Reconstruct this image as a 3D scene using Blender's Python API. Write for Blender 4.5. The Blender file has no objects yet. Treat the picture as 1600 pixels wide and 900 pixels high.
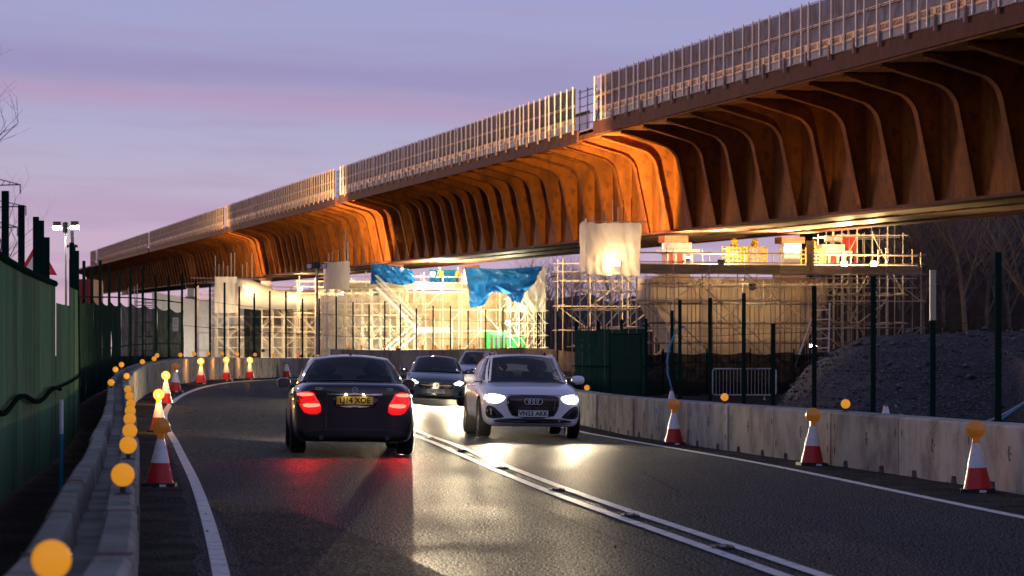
import bpy, bmesh, math, random
from mathutils import Vector, Matrix, noise
from mathutils.bvhtree import BVHTree

rnd = random.Random(7)
sc = bpy.context.scene
col = sc.collection
R = math.radians

# ------------------------------------------------------------------ camera
EYE = 1.45
cam_d = bpy.data.cameras.new('camera')
cam_d.lens = 97.4
cam_d.sensor_width = 36.0
cam_d.shift_y = 105 / 1600
cam_d.clip_start = 0.3
cam_d.clip_end = 6000
cam_d.dof.use_dof = True
cam_d.dof.focus_distance = 44.0
cam_d.dof.aperture_fstop = 5.0
cam = bpy.data.objects.new('camera', cam_d)
cam.location = (0, 0, EYE)
cam.rotation_euler = (R(90), 0, 0)
col.objects.link(cam)
sc.camera = cam

# ------------------------------------------------------------------ dusk sky
world = bpy.data.worlds.new('World')
sc.world = world
world.use_nodes = True
nt = world.node_tree
for nd in list(nt.nodes):
    nt.nodes.remove(nd)


def wn(kind, **kw):
    nd = nt.nodes.new(kind)
    for k, v in kw.items():
        setattr(nd, k, v)
    return nd


def wmath(op, a, b=None, c=None):
    nd = wn('ShaderNodeMath', operation=op)
    for i, v in enumerate((a, b, c)):
        if v is None:
            continue
        if isinstance(v, (int, float)):
            nd.inputs[i].default_value = v
        else:
            nt.links.new(v, nd.inputs[i])
    return nd.outputs[0]


def wmix(fac, a, b):
    nd = wn('ShaderNodeMix', data_type='RGBA')
    for sock, v in ((nd.inputs['Factor'], fac), (nd.inputs['A'], a), (nd.inputs['B'], b)):
        if isinstance(v, (int, float)):
            sock.default_value = v
        elif isinstance(v, tuple):
            sock.default_value = (*v, 1)
        else:
            nt.links.new(v, sock)
    return nd.outputs['Result']


tc = wn('ShaderNodeTexCoord')
sep = wn('ShaderNodeSeparateXYZ')
nt.links.new(tc.outputs['Generated'], sep.inputs[0])
sx, sy, sz = sep.outputs
# slightly tilted layers of cloud: elevation measured along the layers
elev = wmath('ADD', sz, wmath('MULTIPLY', sx, 0.045))
ramp = wn('ShaderNodeValToRGB')
nt.links.new(elev, ramp.inputs[0])
cr = ramp.color_ramp
cr.interpolation = 'B_SPLINE'
stops = [(0.0, (0.60, 0.385, 0.49)), (0.03, (0.57, 0.40, 0.53)), (0.06, (0.45, 0.405, 0.56)),
         (0.085, (0.385, 0.385, 0.575)), (0.13, (0.33, 0.34, 0.59)), (0.22, (0.25, 0.27, 0.50)), (0.5, (0.15, 0.175, 0.34)),
         (1.0, (0.09, 0.112, 0.23))]
cr.elements[0].position, cr.elements[0].color = stops[0][0], (*stops[0][1], 1)
cr.elements[1].position, cr.elements[1].color = stops[-1][0], (*stops[-1][1], 1)
for p, c in stops[1:-1]:
    e = cr.elements.new(p)
    e.color = (*c, 1)
mp = wn('ShaderNodeCombineXYZ')
nt.links.new(wmath('MULTIPLY', sx, 5.0), mp.inputs[0])
nt.links.new(wmath('MULTIPLY', sy, 5.0), mp.inputs[1])
nt.links.new(wmath('MULTIPLY', elev, 75.0), mp.inputs[2])
nz = wn('ShaderNodeTexNoise')
nz.inputs['Scale'].default_value = 1.0
nz.inputs['Detail'].default_value = 5.0
nz.inputs['Roughness'].default_value = 0.55
nt.links.new(mp.outputs[0], nz.inputs['Vector'])
mp2 = wn('ShaderNodeCombineXYZ')
nt.links.new(wmath('MULTIPLY', sx, 16.0), mp2.inputs[0])
nt.links.new(wmath('MULTIPLY', sy, 16.0), mp2.inputs[1])
nt.links.new(wmath('MULTIPLY', elev, 150.0), mp2.inputs[2])
nz2 = wn('ShaderNodeTexNoise')
nz2.inputs['Scale'].default_value = 1.0
nz2.inputs['Detail'].default_value = 6.0
nt.links.new(mp2.outputs[0], nz2.inputs['Vector'])


def band(centre, width, wobble):
    off = wmath('MULTIPLY', wmath('SUBTRACT', nz.outputs[0], 0.5), wobble)
    d = wmath('DIVIDE', wmath('SUBTRACT', wmath('ADD', elev, off), centre), width)
    return wmath('POWER', 2.718, wmath('MULTIPLY', wmath('MULTIPLY', d, d), -1.0))


sky = ramp.outputs[0]
streak = wn('ShaderNodeMapRange')
streak.inputs['From Min'].default_value = 0.5
streak.inputs['From Max'].default_value = 0.75
nt.links.new(nz2.outputs[0], streak.inputs['Value'])
lowmask = wmath('SUBTRACT', 1.0, wmath('MINIMUM', wmath('DIVIDE', wmath('MAXIMUM', sz, 0.0), 0.3), 1.0))
sky = wmix(wmath('MULTIPLY', wmath('MULTIPLY', streak.outputs[0], 0.55), lowmask), sky, (0.38, 0.27, 0.42))
sky = wmix(wmath('MULTIPLY', band(0.098, 0.012, 0.02), 0.6), sky, (0.28, 0.23, 0.44))
sky = wmix(wmath('MULTIPLY', band(0.0865, 0.005, 0.012), 0.45), sky, (0.50, 0.30, 0.45))
sky = wmix(wmath('MULTIPLY', band(0.046, 0.004, 0.014), 0.45), sky, (0.42, 0.29, 0.45))
bg = wn('ShaderNodeBackground')
bg.inputs['Strength'].default_value = 0.94
nt.links.new(sky, bg.inputs['Color'])
out = wn('ShaderNodeOutputWorld')
nt.links.new(bg.outputs[0], out.inputs['Surface'])

# last glow of the sun, low ahead on the left
sun_d = bpy.data.lights.new('afterglow', 'SUN')
sun_d.energy = 0.85
sun_d.angle = R(12)
sun_d.color = (1.0, 0.58, 0.40)
sun = bpy.data.objects.new('afterglow', sun_d)
sun.rotation_euler = Vector((0.59, -0.80, -0.075)).to_track_quat('-Z', 'Y').to_euler()
col.objects.link(sun)

sc.view_settings.view_transform = 'Standard'
sc.view_settings.look = 'None'
sc.view_settings.exposure = 0.2
sc.view_settings.gamma = 1.0
sc.view_settings.use_curve_mapping = False
sc.cycles.max_bounces = 6
sc.cycles.diffuse_bounces = 2
sc.cycles.glossy_bounces = 3
sc.cycles.transparent_max_bounces = 16
sc.cycles.sample_clamp_indirect = 4.0
sc.cycles.sample_clamp_direct = 0.0
sc.cycles.caustics_reflective = False
sc.cycles.caustics_refractive = False
sc.cycles.use_denoising = True

# ------------------------------------------------------------------ materials
MATS = {}


def M(name, base, rough=0.6, metal=0.0, alt=None, vs=4.0, stretch=(1, 1, 1), contrast=(0.4, 0.62), bump=0.0,
      bs=60.0, emit=None, es=0.0, coat=0.0, spec=0.5, fine=None, fs=300.0, rvar=0.0, per_object=0.0, sparkle=0.0):
    m = bpy.data.materials.new(name)
    m.use_nodes = True
    t = m.node_tree
    L = t.links.new
    b = t.nodes['Principled BSDF']
    b.inputs['Base Color'].default_value = (*base, 1)
    b.inputs['Roughness'].default_value = rough
    b.inputs['Metallic'].default_value = metal
    b.inputs['Coat Weight'].default_value = coat
    b.inputs['Coat Roughness'].default_value = 0.06
    b.inputs['Specular IOR Level'].default_value = spec
    if emit:
        b.inputs['Emission Color'].default_value = (*emit, 1)
        b.inputs['Emission Strength'].default_value = es
    tc = t.nodes.new('ShaderNodeTexCoord')
    mp = t.nodes.new('ShaderNodeMapping')
    L(tc.outputs['Object'], mp.inputs['Vector'])
    mp.inputs['Scale'].default_value = stretch
    c = None
    if per_object:
        oi = t.nodes.new('ShaderNodeObjectInfo')
        cx = t.nodes.new('ShaderNodeCombineXYZ')
        mu = t.nodes.new('ShaderNodeMath')
        mu.operation = 'MULTIPLY'
        mu.inputs[1].default_value = 37.0
        L(oi.outputs['Random'], mu.inputs[0])
        for k in range(3):
            L(mu.outputs[0], cx.inputs[k])
        L(cx.outputs[0], mp.inputs['Location'])
    if alt:
        n = t.nodes.new('ShaderNodeTexNoise')
        n.inputs['Scale'].default_value = vs
        n.inputs['Detail'].default_value = 7
        n.inputs['Roughness'].default_value = 0.62
        L(mp.outputs[0], n.inputs['Vector'])
        mr = t.nodes.new('ShaderNodeMapRange')
        mr.inputs['From Min'].default_value = contrast[0]
        mr.inputs['From Max'].default_value = contrast[1]
        L(n.outputs[0], mr.inputs['Value'])
        mx = t.nodes.new('ShaderNodeMix')
        mx.data_type = 'RGBA'
        mx.inputs['A'].default_value = (*base, 1)
        mx.inputs['B'].default_value = (*alt, 1)
        L(mr.outputs[0], mx.inputs['Factor'])
        c = mx.outputs['Result']
        if rvar:
            ra = t.nodes.new('ShaderNodeMapRange')
            ra.inputs['To Min'].default_value = rough - rvar
            ra.inputs['To Max'].default_value = rough + rvar
            L(mr.outputs[0], ra.inputs['Value'])
            L(ra.outputs[0], b.inputs['Roughness'])
    if fine:
        n2 = t.nodes.new('ShaderNodeTexNoise')
        n2.inputs['Scale'].default_value = fs
        n2.inputs['Detail'].default_value = 2
        L(tc.outputs['Object'], n2.inputs['Vector'])
        mr2 = t.nodes.new('ShaderNodeMapRange')
        mr2.inputs['From Min'].default_value = 0.52
        mr2.inputs['From Max'].default_value = 0.70
        L(n2.outputs[0], mr2.inputs['Value'])
        mx2 = t.nodes.new('ShaderNodeMix')
        mx2.data_type = 'RGBA'
        if c:
            L(c, mx2.inputs['A'])
        else:
            mx2.inputs['A'].default_value = (*base, 1)
        mx2.inputs['B'].default_value = (*fine, 1)
        L(mr2.outputs[0], mx2.inputs['Factor'])
        c = mx2.outputs['Result']
        if sparkle:
            sp_ = t.nodes.new('ShaderNodeMath')
            sp_.operation = 'MULTIPLY'
            sp_.inputs[1].default_value = sparkle
            L(mr2.outputs[0], sp_.inputs[0])
            L(sp_.outputs[0], b.inputs['Specular IOR Level'])
    if per_object:
        hs = t.nodes.new('ShaderNodeHueSaturation')
        vr = t.nodes.new('ShaderNodeMapRange')
        vr.inputs['To Min'].default_value = 1 - per_object
        vr.inputs['To Max'].default_value = 1 + per_object
        L(oi.outputs['Random'], vr.inputs['Value'])
        L(vr.outputs[0], hs.inputs['Value'])
        if c:
            L(c, hs.inputs['Color'])
        else:
            hs.inputs['Color'].default_value = (*base, 1)
        c = hs.outputs[0]
    if c:
        L(c, b.inputs['Base Color'])
    if bump:
        n3 = t.nodes.new('ShaderNodeTexNoise')
        n3.inputs['Scale'].default_value = bs
        n3.inputs['Detail'].default_value = 4
        L(mp.outputs[0], n3.inputs['Vector'])
        bp = t.nodes.new('ShaderNodeBump')
        bp.inputs['Strength'].default_value = bump
        bp.inputs['Distance'].default_value = 0.01
        L(n3.outputs[0], bp.inputs['Height'])
        L(bp.outputs[0], b.inputs['Normal'])
    MATS[name] = m
    return m


def see_through(name, colour, density, pattern=None, pscale=20.0, rough=0.7, translucent=0.0):
    """Cloth or mesh whose weave lets part of the light through."""
    m = bpy.data.materials.new(name)
    m.use_nodes = True
    t = m.node_tree
    L = t.links.new
    b = t.nodes['Principled BSDF']
    b.inputs['Base Color'].default_value = (*colour, 1)
    b.inputs['Roughness'].default_value = rough
    b.inputs['Specular IOR Level'].default_value = 0.5 if rough < 0.5 else 0.0
    o = t.nodes['Material Output']
    surf = b.outputs[0]
    if translucent:
        tr = t.nodes.new('ShaderNodeBsdfTranslucent')
        tr.inputs[0].default_value = (*colour, 1)
        a = t.nodes.new('ShaderNodeMixShader')
        a.inputs[0].default_value = translucent
        L(surf, a.inputs[1])
        L(tr.outputs[0], a.inputs[2])
        surf = a.outputs[0]
    if density < 1.0:
        tp = t.nodes.new('ShaderNodeBsdfTransparent')
        mx = t.nodes.new('ShaderNodeMixShader')
        mx.inputs[0].default_value = density
        if pattern:
            tc = t.nodes.new('ShaderNodeTexCoord')
            n = t.nodes.new('ShaderNodeTexNoise')
            n.inputs['Scale'].default_value = pscale
            n.inputs['Detail'].default_value = 4
            L(tc.outputs['Object'], n.inputs['Vector'])
            mr = t.nodes.new('ShaderNodeMapRange')
            mr.inputs['From Min'].default_value = 0.3
            mr.inputs['From Max'].default_value = 0.7
            mr.inputs['To Min'].default_value = density - pattern
            mr.inputs['To Max'].default_value = min(1, density + pattern)
            L(n.outputs[0], mr.inputs['Value'])
            L(mr.outputs[0], mx.inputs[0])
        L(tp.outputs[0], mx.inputs[1])
        L(surf, mx.inputs[2])
        surf = mx.outputs[0]
    L(surf, o.inputs['Surface'])
    MATS[name] = m
    return m


def glass(name, tint, refl=0.9):
    m = bpy.data.materials.new(name)
    m.use_nodes = True
    t = m.node_tree
    L = t.links.new
    t.nodes.remove(t.nodes['Principled BSDF'])
    tp = t.nodes.new('ShaderNodeBsdfTransparent')
    tp.inputs[0].default_value = (*tint, 1)
    gl = t.nodes.new('ShaderNodeBsdfGlossy')
    gl.inputs['Color'].default_value = (refl, refl, refl, 1)
    gl.inputs['Roughness'].default_value = 0.03
    fr = t.nodes.new('ShaderNodeFresnel')
    fr.inputs['IOR'].default_value = 1.5
    mx = t.nodes.new('ShaderNodeMixShader')
    L(fr.outputs[0], mx.inputs[0])
    L(tp.outputs[0], mx.inputs[1])
    L(gl.outputs[0], mx.inputs[2])
    L(mx.outputs[0], t.nodes['Material Output'].inputs['Surface'])
    MATS[name] = m
    return m


M('asphalt', (0.019, 0.019, 0.021), 0.58, alt=(0.034, 0.033, 0.034), vs=0.45, contrast=(0.42, 0.66), bump=0.95, bs=62,
  fine=(0.095, 0.09, 0.086), fs=52, rvar=0.06, sparkle=0.6)
M('asphalt_lit', (0.040, 0.037, 0.036), 0.7, alt=(0.024, 0.023, 0.023), vs=1.5, bump=0.9, bs=60, fine=(0.11, 0.10, 0.095), fs=48, sparkle=0.3)  # paler asphalt for the lit stretch of road, light put into the colour
M('verge', (0.040, 0.036, 0.032), 0.85, alt=(0.085, 0.075, 0.062), vs=1.6, bump=0.9, bs=55, fine=(0.16, 0.14, 0.12), fs=55, spec=0.0)
M('ground', (0.035, 0.030, 0.024), 0.95, alt=(0.060, 0.052, 0.040), vs=0.5, bump=0.8, bs=20, fine=(0.09, 0.08, 0.07), fs=30, spec=0.0)
M('gravel', (0.040, 0.037, 0.038), 0.95, alt=(0.065, 0.060, 0.060), vs=1.2, bump=1.0, bs=9, fine=(0.15, 0.145, 0.14), fs=14, spec=0.15)
M('stone', (0.045, 0.042, 0.044), 0.85, alt=(0.22, 0.21, 0.205), vs=5, contrast=(0.42, 0.70), spec=0.2)
M('line_paint', (0.66, 0.65, 0.62), 0.55, alt=(0.24, 0.235, 0.23), vs=6.0, contrast=(0.50, 0.68), bump=0.3, bs=90,
  fine=(0.40, 0.39, 0.38), fs=60)
M('concrete', (0.43, 0.40, 0.345), 0.85, alt=(0.165, 0.15, 0.13), vs=2.2, stretch=(1.0, 1.0, 0.75), contrast=(0.42, 0.72),
  bump=0.25, bs=40, fine=(0.40, 0.37, 0.32), fs=40, per_object=0.22, spec=0.0)
M('pocket', (0.012, 0.012, 0.012), 0.9)
M('rust_band', (0.22, 0.075, 0.055), 0.85, alt=(0.12, 0.06, 0.045), vs=9)
M('pier_concrete', (0.40, 0.34, 0.26), 0.85, alt=(0.30, 0.25, 0.19), vs=1.2, stretch=(1, 1, 0.4), bump=0.15, bs=12)
M('steel_rust', (0.27, 0.085, 0.012), 0.78, alt=(0.115, 0.038, 0.010), vs=0.8, stretch=(1, 1, 0.35), contrast=(0.42, 0.66), bump=0.15, bs=5, spec=0.08, per_object=0.2, fine=(0.15, 0.048, 0.012), fs=2.2)
M('steel_fascia', (0.150, 0.050, 0.032), 0.8, alt=(0.095, 0.034, 0.024), vs=1.4, bump=0.1, bs=9, spec=0.1)
M('soffit', (0.58, 0.52, 0.42), 0.5, alt=(0.44, 0.39, 0.31), vs=1.5, stretch=(1, 1, 1), per_object=0.12)
M('galvanised', (0.62, 0.60, 0.58), 0.5, 0.25, alt=(0.42, 0.40, 0.38), vs=6)
M('shaded_tube', (0.20, 0.165, 0.13), 0.6, 0.2, alt=(0.11, 0.085, 0.065), vs=2.5, per_object=0.3)  # scaffold tube again, its backlit shade put into the colour
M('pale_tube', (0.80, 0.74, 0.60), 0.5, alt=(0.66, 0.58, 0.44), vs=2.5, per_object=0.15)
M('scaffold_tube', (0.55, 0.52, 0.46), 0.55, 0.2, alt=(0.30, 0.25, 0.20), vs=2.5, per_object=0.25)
M('fence_post', (0.92, 0.82, 0.72), 0.5)
M('fence_post_tan', (0.52, 0.38, 0.26), 0.6)
M('rust_rod', (0.62, 0.28, 0.10), 0.7)
M('edge_channel', (0.30, 0.29, 0.32), 0.6, alt=(0.22, 0.21, 0.23), vs=3, spec=0.1)
M('hook_white', (0.80, 0.80, 0.80), 0.5)
M('timber', (0.52, 0.32, 0.24), 0.8, alt=(0.38, 0.23, 0.17), vs=5, spec=0.1)
M('orange_board', (0.90, 0.43, 0.16), 0.6, alt=(0.76, 0.35, 0.13), vs=2.5, per_object=0.12)
M('black_print', (0.03, 0.025, 0.02), 0.7)
M('board', (0.42, 0.33, 0.20), 0.8, alt=(0.28, 0.22, 0.14), vs=3, per_object=0.2)
M('rebar', (0.055, 0.04, 0.035), 0.8)
M('olive', (0.24, 0.21, 0.08), 0.7)
see_through('mesh_screen', (0.31, 0.195, 0.12), 0.70, 0.10, 1.3)
see_through('dark_net', (0.010, 0.016, 0.014), 0.93, 0.05, 3.0)
M('net_dense', (0.016, 0.036, 0.027), 0.9, alt=(0.026, 0.050, 0.036), vs=1.5, spec=0.0)
see_through('green_net', (0.018, 0.042, 0.030), 0.945, 0.035, 3.0)
see_through('sheeting', (0.80, 0.76, 0.68), 1.0, translucent=0.35)
see_through('sheeting_grey', (0.52, 0.49, 0.45), 0.93, 0.06, 2.0, translucent=0.25)
see_through('tarp', (0.015, 0.185, 0.60), 1.0, translucent=0.2, rough=0.32)
see_through('sheeting_tan', (0.50, 0.42, 0.31), 1.0, translucent=0.25)
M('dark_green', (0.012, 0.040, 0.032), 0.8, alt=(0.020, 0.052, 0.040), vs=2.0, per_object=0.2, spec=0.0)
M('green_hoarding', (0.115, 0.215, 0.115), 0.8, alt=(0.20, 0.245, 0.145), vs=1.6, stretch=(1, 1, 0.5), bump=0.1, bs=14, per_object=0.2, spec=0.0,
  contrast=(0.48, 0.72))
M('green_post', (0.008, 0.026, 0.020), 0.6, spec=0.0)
M('pale_post', (0.50, 0.42, 0.27), 0.7)
M('cable', (0.008, 0.016, 0.013), 0.8, spec=0.0)
M('cone_red', (0.62, 0.022, 0.018), 0.45, alt=(0.40, 0.02, 0.018), vs=14, contrast=(0.5, 0.8), per_object=0.15)
M('cone_white', (0.80, 0.78, 0.77), 0.4, alt=(0.58, 0.55, 0.52), vs=12, contrast=(0.5, 0.8), per_object=0.08)
M('rubber', (0.018, 0.018, 0.018), 0.8, alt=(0.04, 0.037, 0.035), vs=12)
M('amber_dull', (0.62, 0.20, 0.012), 0.3, emit=(1.0, 0.32, 0.03), es=0.06, coat=0.4)
M('amber_lit', (0.75, 0.28, 0.02), 0.3, emit=(1.0, 0.44, 0.05), es=1.5, coat=0.4)
M('amber_hot', (1.0, 0.7, 0.3), 0.3, emit=(1.0, 0.62, 0.18), es=5.0)
M('amber_disc', (0.75, 0.30, 0.02), 0.35, emit=(1.0, 0.38, 0.025), es=0.48)
M('amber_disc_dim', (0.75, 0.20, 0.02), 0.35, emit=(1.0, 0.25, 0.02), es=0.55)
M('tyre', (0.015, 0.015, 0.016), 0.75)
M('rim', (0.38, 0.37, 0.37), 0.3, 0.9)
M('rim_dark', (0.06, 0.06, 0.065), 0.35, 0.8)
M('paint_aubergine', (0.026, 0.018, 0.026), 0.28, 0.5, coat=1.0)
M('paint_silver', (0.86, 0.84, 0.86), 0.4, 0.05, coat=1.0)
M('paint_slate', (0.050, 0.075, 0.10), 0.3, 0.4, coat=1.0)
M('paint_white', (0.72, 0.72, 0.74), 0.35, 0.0, coat=1.0)
M('black_plastic', (0.014, 0.014, 0.015), 0.5)
M('gloss_black', (0.008, 0.008, 0.009), 0.12, coat=0.6)
M('grey_plastic', (0.11, 0.11, 0.115), 0.5)
M('satin_silver', (0.50, 0.50, 0.52), 0.35, 0.6)
M('chrome', (0.75, 0.75, 0.77), 0.12, 1.0)
M('cabin', (0.016, 0.016, 0.018), 0.8)
M('seat_cloth', (0.028, 0.027, 0.028), 0.85)
M('headlamp_lens', (0.7, 0.72, 0.75), 0.15, emit=(1.0, 0.95, 0.84), es=3.0, coat=1.0)
M('headlamp_beam', (1, 1, 1), 0.2, emit=(1.0, 0.92, 0.76), es=45.0)
M('tail_lens', (0.45, 0.008, 0.008), 0.2, emit=(1.0, 0.012, 0.012), es=0.75, coat=1.0)
M('tail_bar', (0.9, 0.05, 0.03), 0.2, emit=(1.0, 0.03, 0.018), es=13.0)
M('plate_yellow', (0.80, 0.50, 0.03), 0.4, alt=(0.72, 0.44, 0.03), vs=8)
M('plate_white', (0.74, 0.74, 0.74), 0.4, alt=(0.66, 0.66, 0.66), vs=8)
M('plate_black', (0.012, 0.012, 0.012), 0.5)
M('plate_lamp', (1, 1, 1), 0.3, emit=(1.0, 0.86, 0.62), es=2.0)
M('indicator', (0.8, 0.35, 0.05), 0.3)
glass('car_glass', (0.66, 0.70, 0.70))
glass('tinted_glass', (0.34, 0.36, 0.38))
M('mirror_glass', (0.8, 0.85, 0.85), 0.03, 1.0)
M('lamp_white', (1, 1, 1), 0.3, emit=(1.0, 0.93, 0.78), es=60.0)
M('lamp_body', (0.03, 0.03, 0.03), 0.5)
M('lamp_pole', (0.30, 0.31, 0.32), 0.5, 0.5)
M('red_barrier', (0.55, 0.03, 0.02), 0.5)
M('white_plastic', (0.78, 0.76, 0.72), 0.45)
M('yellow_crate', (0.72, 0.50, 0.06), 0.5)
M('red_container', (0.55, 0.02, 0.03), 0.5)
M('green_plant', (0.02, 0.42, 0.06), 0.45)
M('bark', (0.11, 0.095, 0.09), 0.9, alt=(0.18, 0.155, 0.145), vs=5, per_object=0.35)
M('twig', (0.19, 0.16, 0.16), 0.9, per_object=0.35)
M('thicket', (0.022, 0.017, 0.015), 0.95, alt=(0.038, 0.030, 0.024), vs=2.0, bump=1.0, bs=3)
M('pylon_steel', (0.12, 0.11, 0.13), 0.6, 0.3)
M('sign_red', (0.60, 0.02, 0.025), 0.4)
M('sign_white', (0.78, 0.76, 0.76), 0.4)
M('sign_back', (0.02, 0.02, 0.02), 0.6)
M('blue_pipe', (0.02, 0.28, 0.50), 0.4)
M('grey_pipe', (0.30, 0.32, 0.33), 0.5)
M('hi_vis', (0.75, 0.62, 0.03), 0.7, emit=None)
M('hi_vis_orange', (0.80, 0.26, 0.03), 0.7)
M('cloth_dark', (0.03, 0.032, 0.045), 0.85)
M('cloth_grey', (0.10, 0.10, 0.11), 0.85)
M('skin', (0.52, 0.29, 0.20), 0.55)
M('hair', (0.02, 0.014, 0.010), 0.7)
M('hard_hat', (0.80, 0.78, 0.72), 0.4)
M('stud', (0.035, 0.022, 0.018), 0.6)
M('stud_lens', (0.6, 0.6, 0.6), 0.2)

# wheel tracks, tar seams and drag marks on the carriageway (lat = metres from the centre line, along = metres ahead)
t_ = MATS['asphalt'].node_tree
bs_ = t_.nodes['Principled BSDF']


def tn(kind, **kw):
    nd = t_.nodes.new(kind)
    for k, v in kw.items():
        setattr(nd, k, v)
    return nd


def tm(op, a, b=None):
    nd = tn('ShaderNodeMath', operation=op)
    for i, v in enumerate((a, b)):
        if isinstance(v, (int, float)):
            nd.inputs[i].default_value = v
        elif v is not None:
            t_.links.new(v, nd.inputs[i])
    return nd.outputs[0]


lat_ = tn('ShaderNodeAttribute', attribute_name='lat').outputs['Fac']
alo_ = tn('ShaderNodeAttribute', attribute_name='along').outputs['Fac']
tr_ = None
for c_ in (-2.75, -1.2, 1.1, 2.6):
    d_ = tm('DIVIDE', tm('SUBTRACT', lat_, c_), 0.42)
    g_ = tm('POWER', 2.718, tm('MULTIPLY', tm('MULTIPLY', d_, d_), -1.0))
    tr_ = g_ if tr_ is None else tm('ADD', tr_, g_)
cv_ = tn('ShaderNodeCombineXYZ')
t_.links.new(tm('MULTIPLY', lat_, 2.2), cv_.inputs[0])
t_.links.new(tm('MULTIPLY', alo_, 0.16), cv_.inputs[1])
dn_ = tn('ShaderNodeTexNoise')
dn_.inputs['Scale'].default_value = 1.0
dn_.inputs['Detail'].default_value = 5
t_.links.new(cv_.outputs[0], dn_.inputs['Vector'])
vo_ = tn('ShaderNodeTexVoronoi', feature='DISTANCE_TO_EDGE')
vo_.inputs['Scale'].default_value = 0.23
tcx_ = tn('ShaderNodeTexCoord')
t_.links.new(tcx_.outputs['Object'], vo_.inputs['Vector'])
crack_ = tm('LESS_THAN', vo_.outputs['Distance'], 0.004)
sm_ = tm('LESS_THAN', tm('ABSOLUTE', tm('SUBTRACT', lat_, -0.62)), 0.012)
dark_ = tm('MAXIMUM', tm('MULTIPLY', crack_, 0.55), tm('MULTIPLY', sm_, 0.6))
fac_ = tm('MULTIPLY', tm('SUBTRACT', 1.0, dark_), tm('SUBTRACT', tm('ADD', 0.72, tm('MULTIPLY', dn_.outputs[0], 0.75)), tm('MULTIPLY', tr_, 0.30)))
old_ = bs_.inputs['Base Color'].links[0].from_socket
hv_ = tn('ShaderNodeHueSaturation')
t_.links.new(old_, hv_.inputs['Color'])
t_.links.new(fac_, hv_.inputs['Value'])
t_.links.new(hv_.outputs[0], bs_.inputs['Base Color'])
ro_ = bs_.inputs['Roughness'].links[0].from_socket
t_.links.new(tm('SUBTRACT', tm('ADD', ro_, tm('MULTIPLY', tm('SUBTRACT', dn_.outputs[0], 0.5), 0.25)), tm('MULTIPLY', tr_, 0.07)), bs_.inputs['Roughness'])

# ------------------------------------------------------------------ building helpers
WORLD = {}


def link(o, parent=None, world=None):
    col.objects.link(o)
    w = world if world is not None else Matrix.Identity(4)
    o.matrix_basis = w
    WORLD[o.name] = w
    if parent is not None:
        o.parent = parent
        o.matrix_parent_inverse = WORLD[parent.name].inverted()
    return o


def tag(o, label, cat=None, group=None, kind=None):
    if label:
        o['label'] = label
    if cat:
        o['category'] = cat
    if group:
        o['group'] = group
    if kind:
        o['kind'] = kind
    return o


def thing(name, label, cat, loc=(0, 0, 0), rotz=0.0, group=None, roll=0.0, pitch=0.0):
    o = bpy.data.objects.new(name, None)
    o.empty_display_size = 0.2
    w = Matrix.Translation(loc) @ Matrix.Rotation(rotz, 4, 'Z') @ Matrix.Rotation(pitch, 4, 'X') @ Matrix.Rotation(roll, 4, 'Y')
    link(o, None, w)
    return tag(o, label, cat, group)


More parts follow.
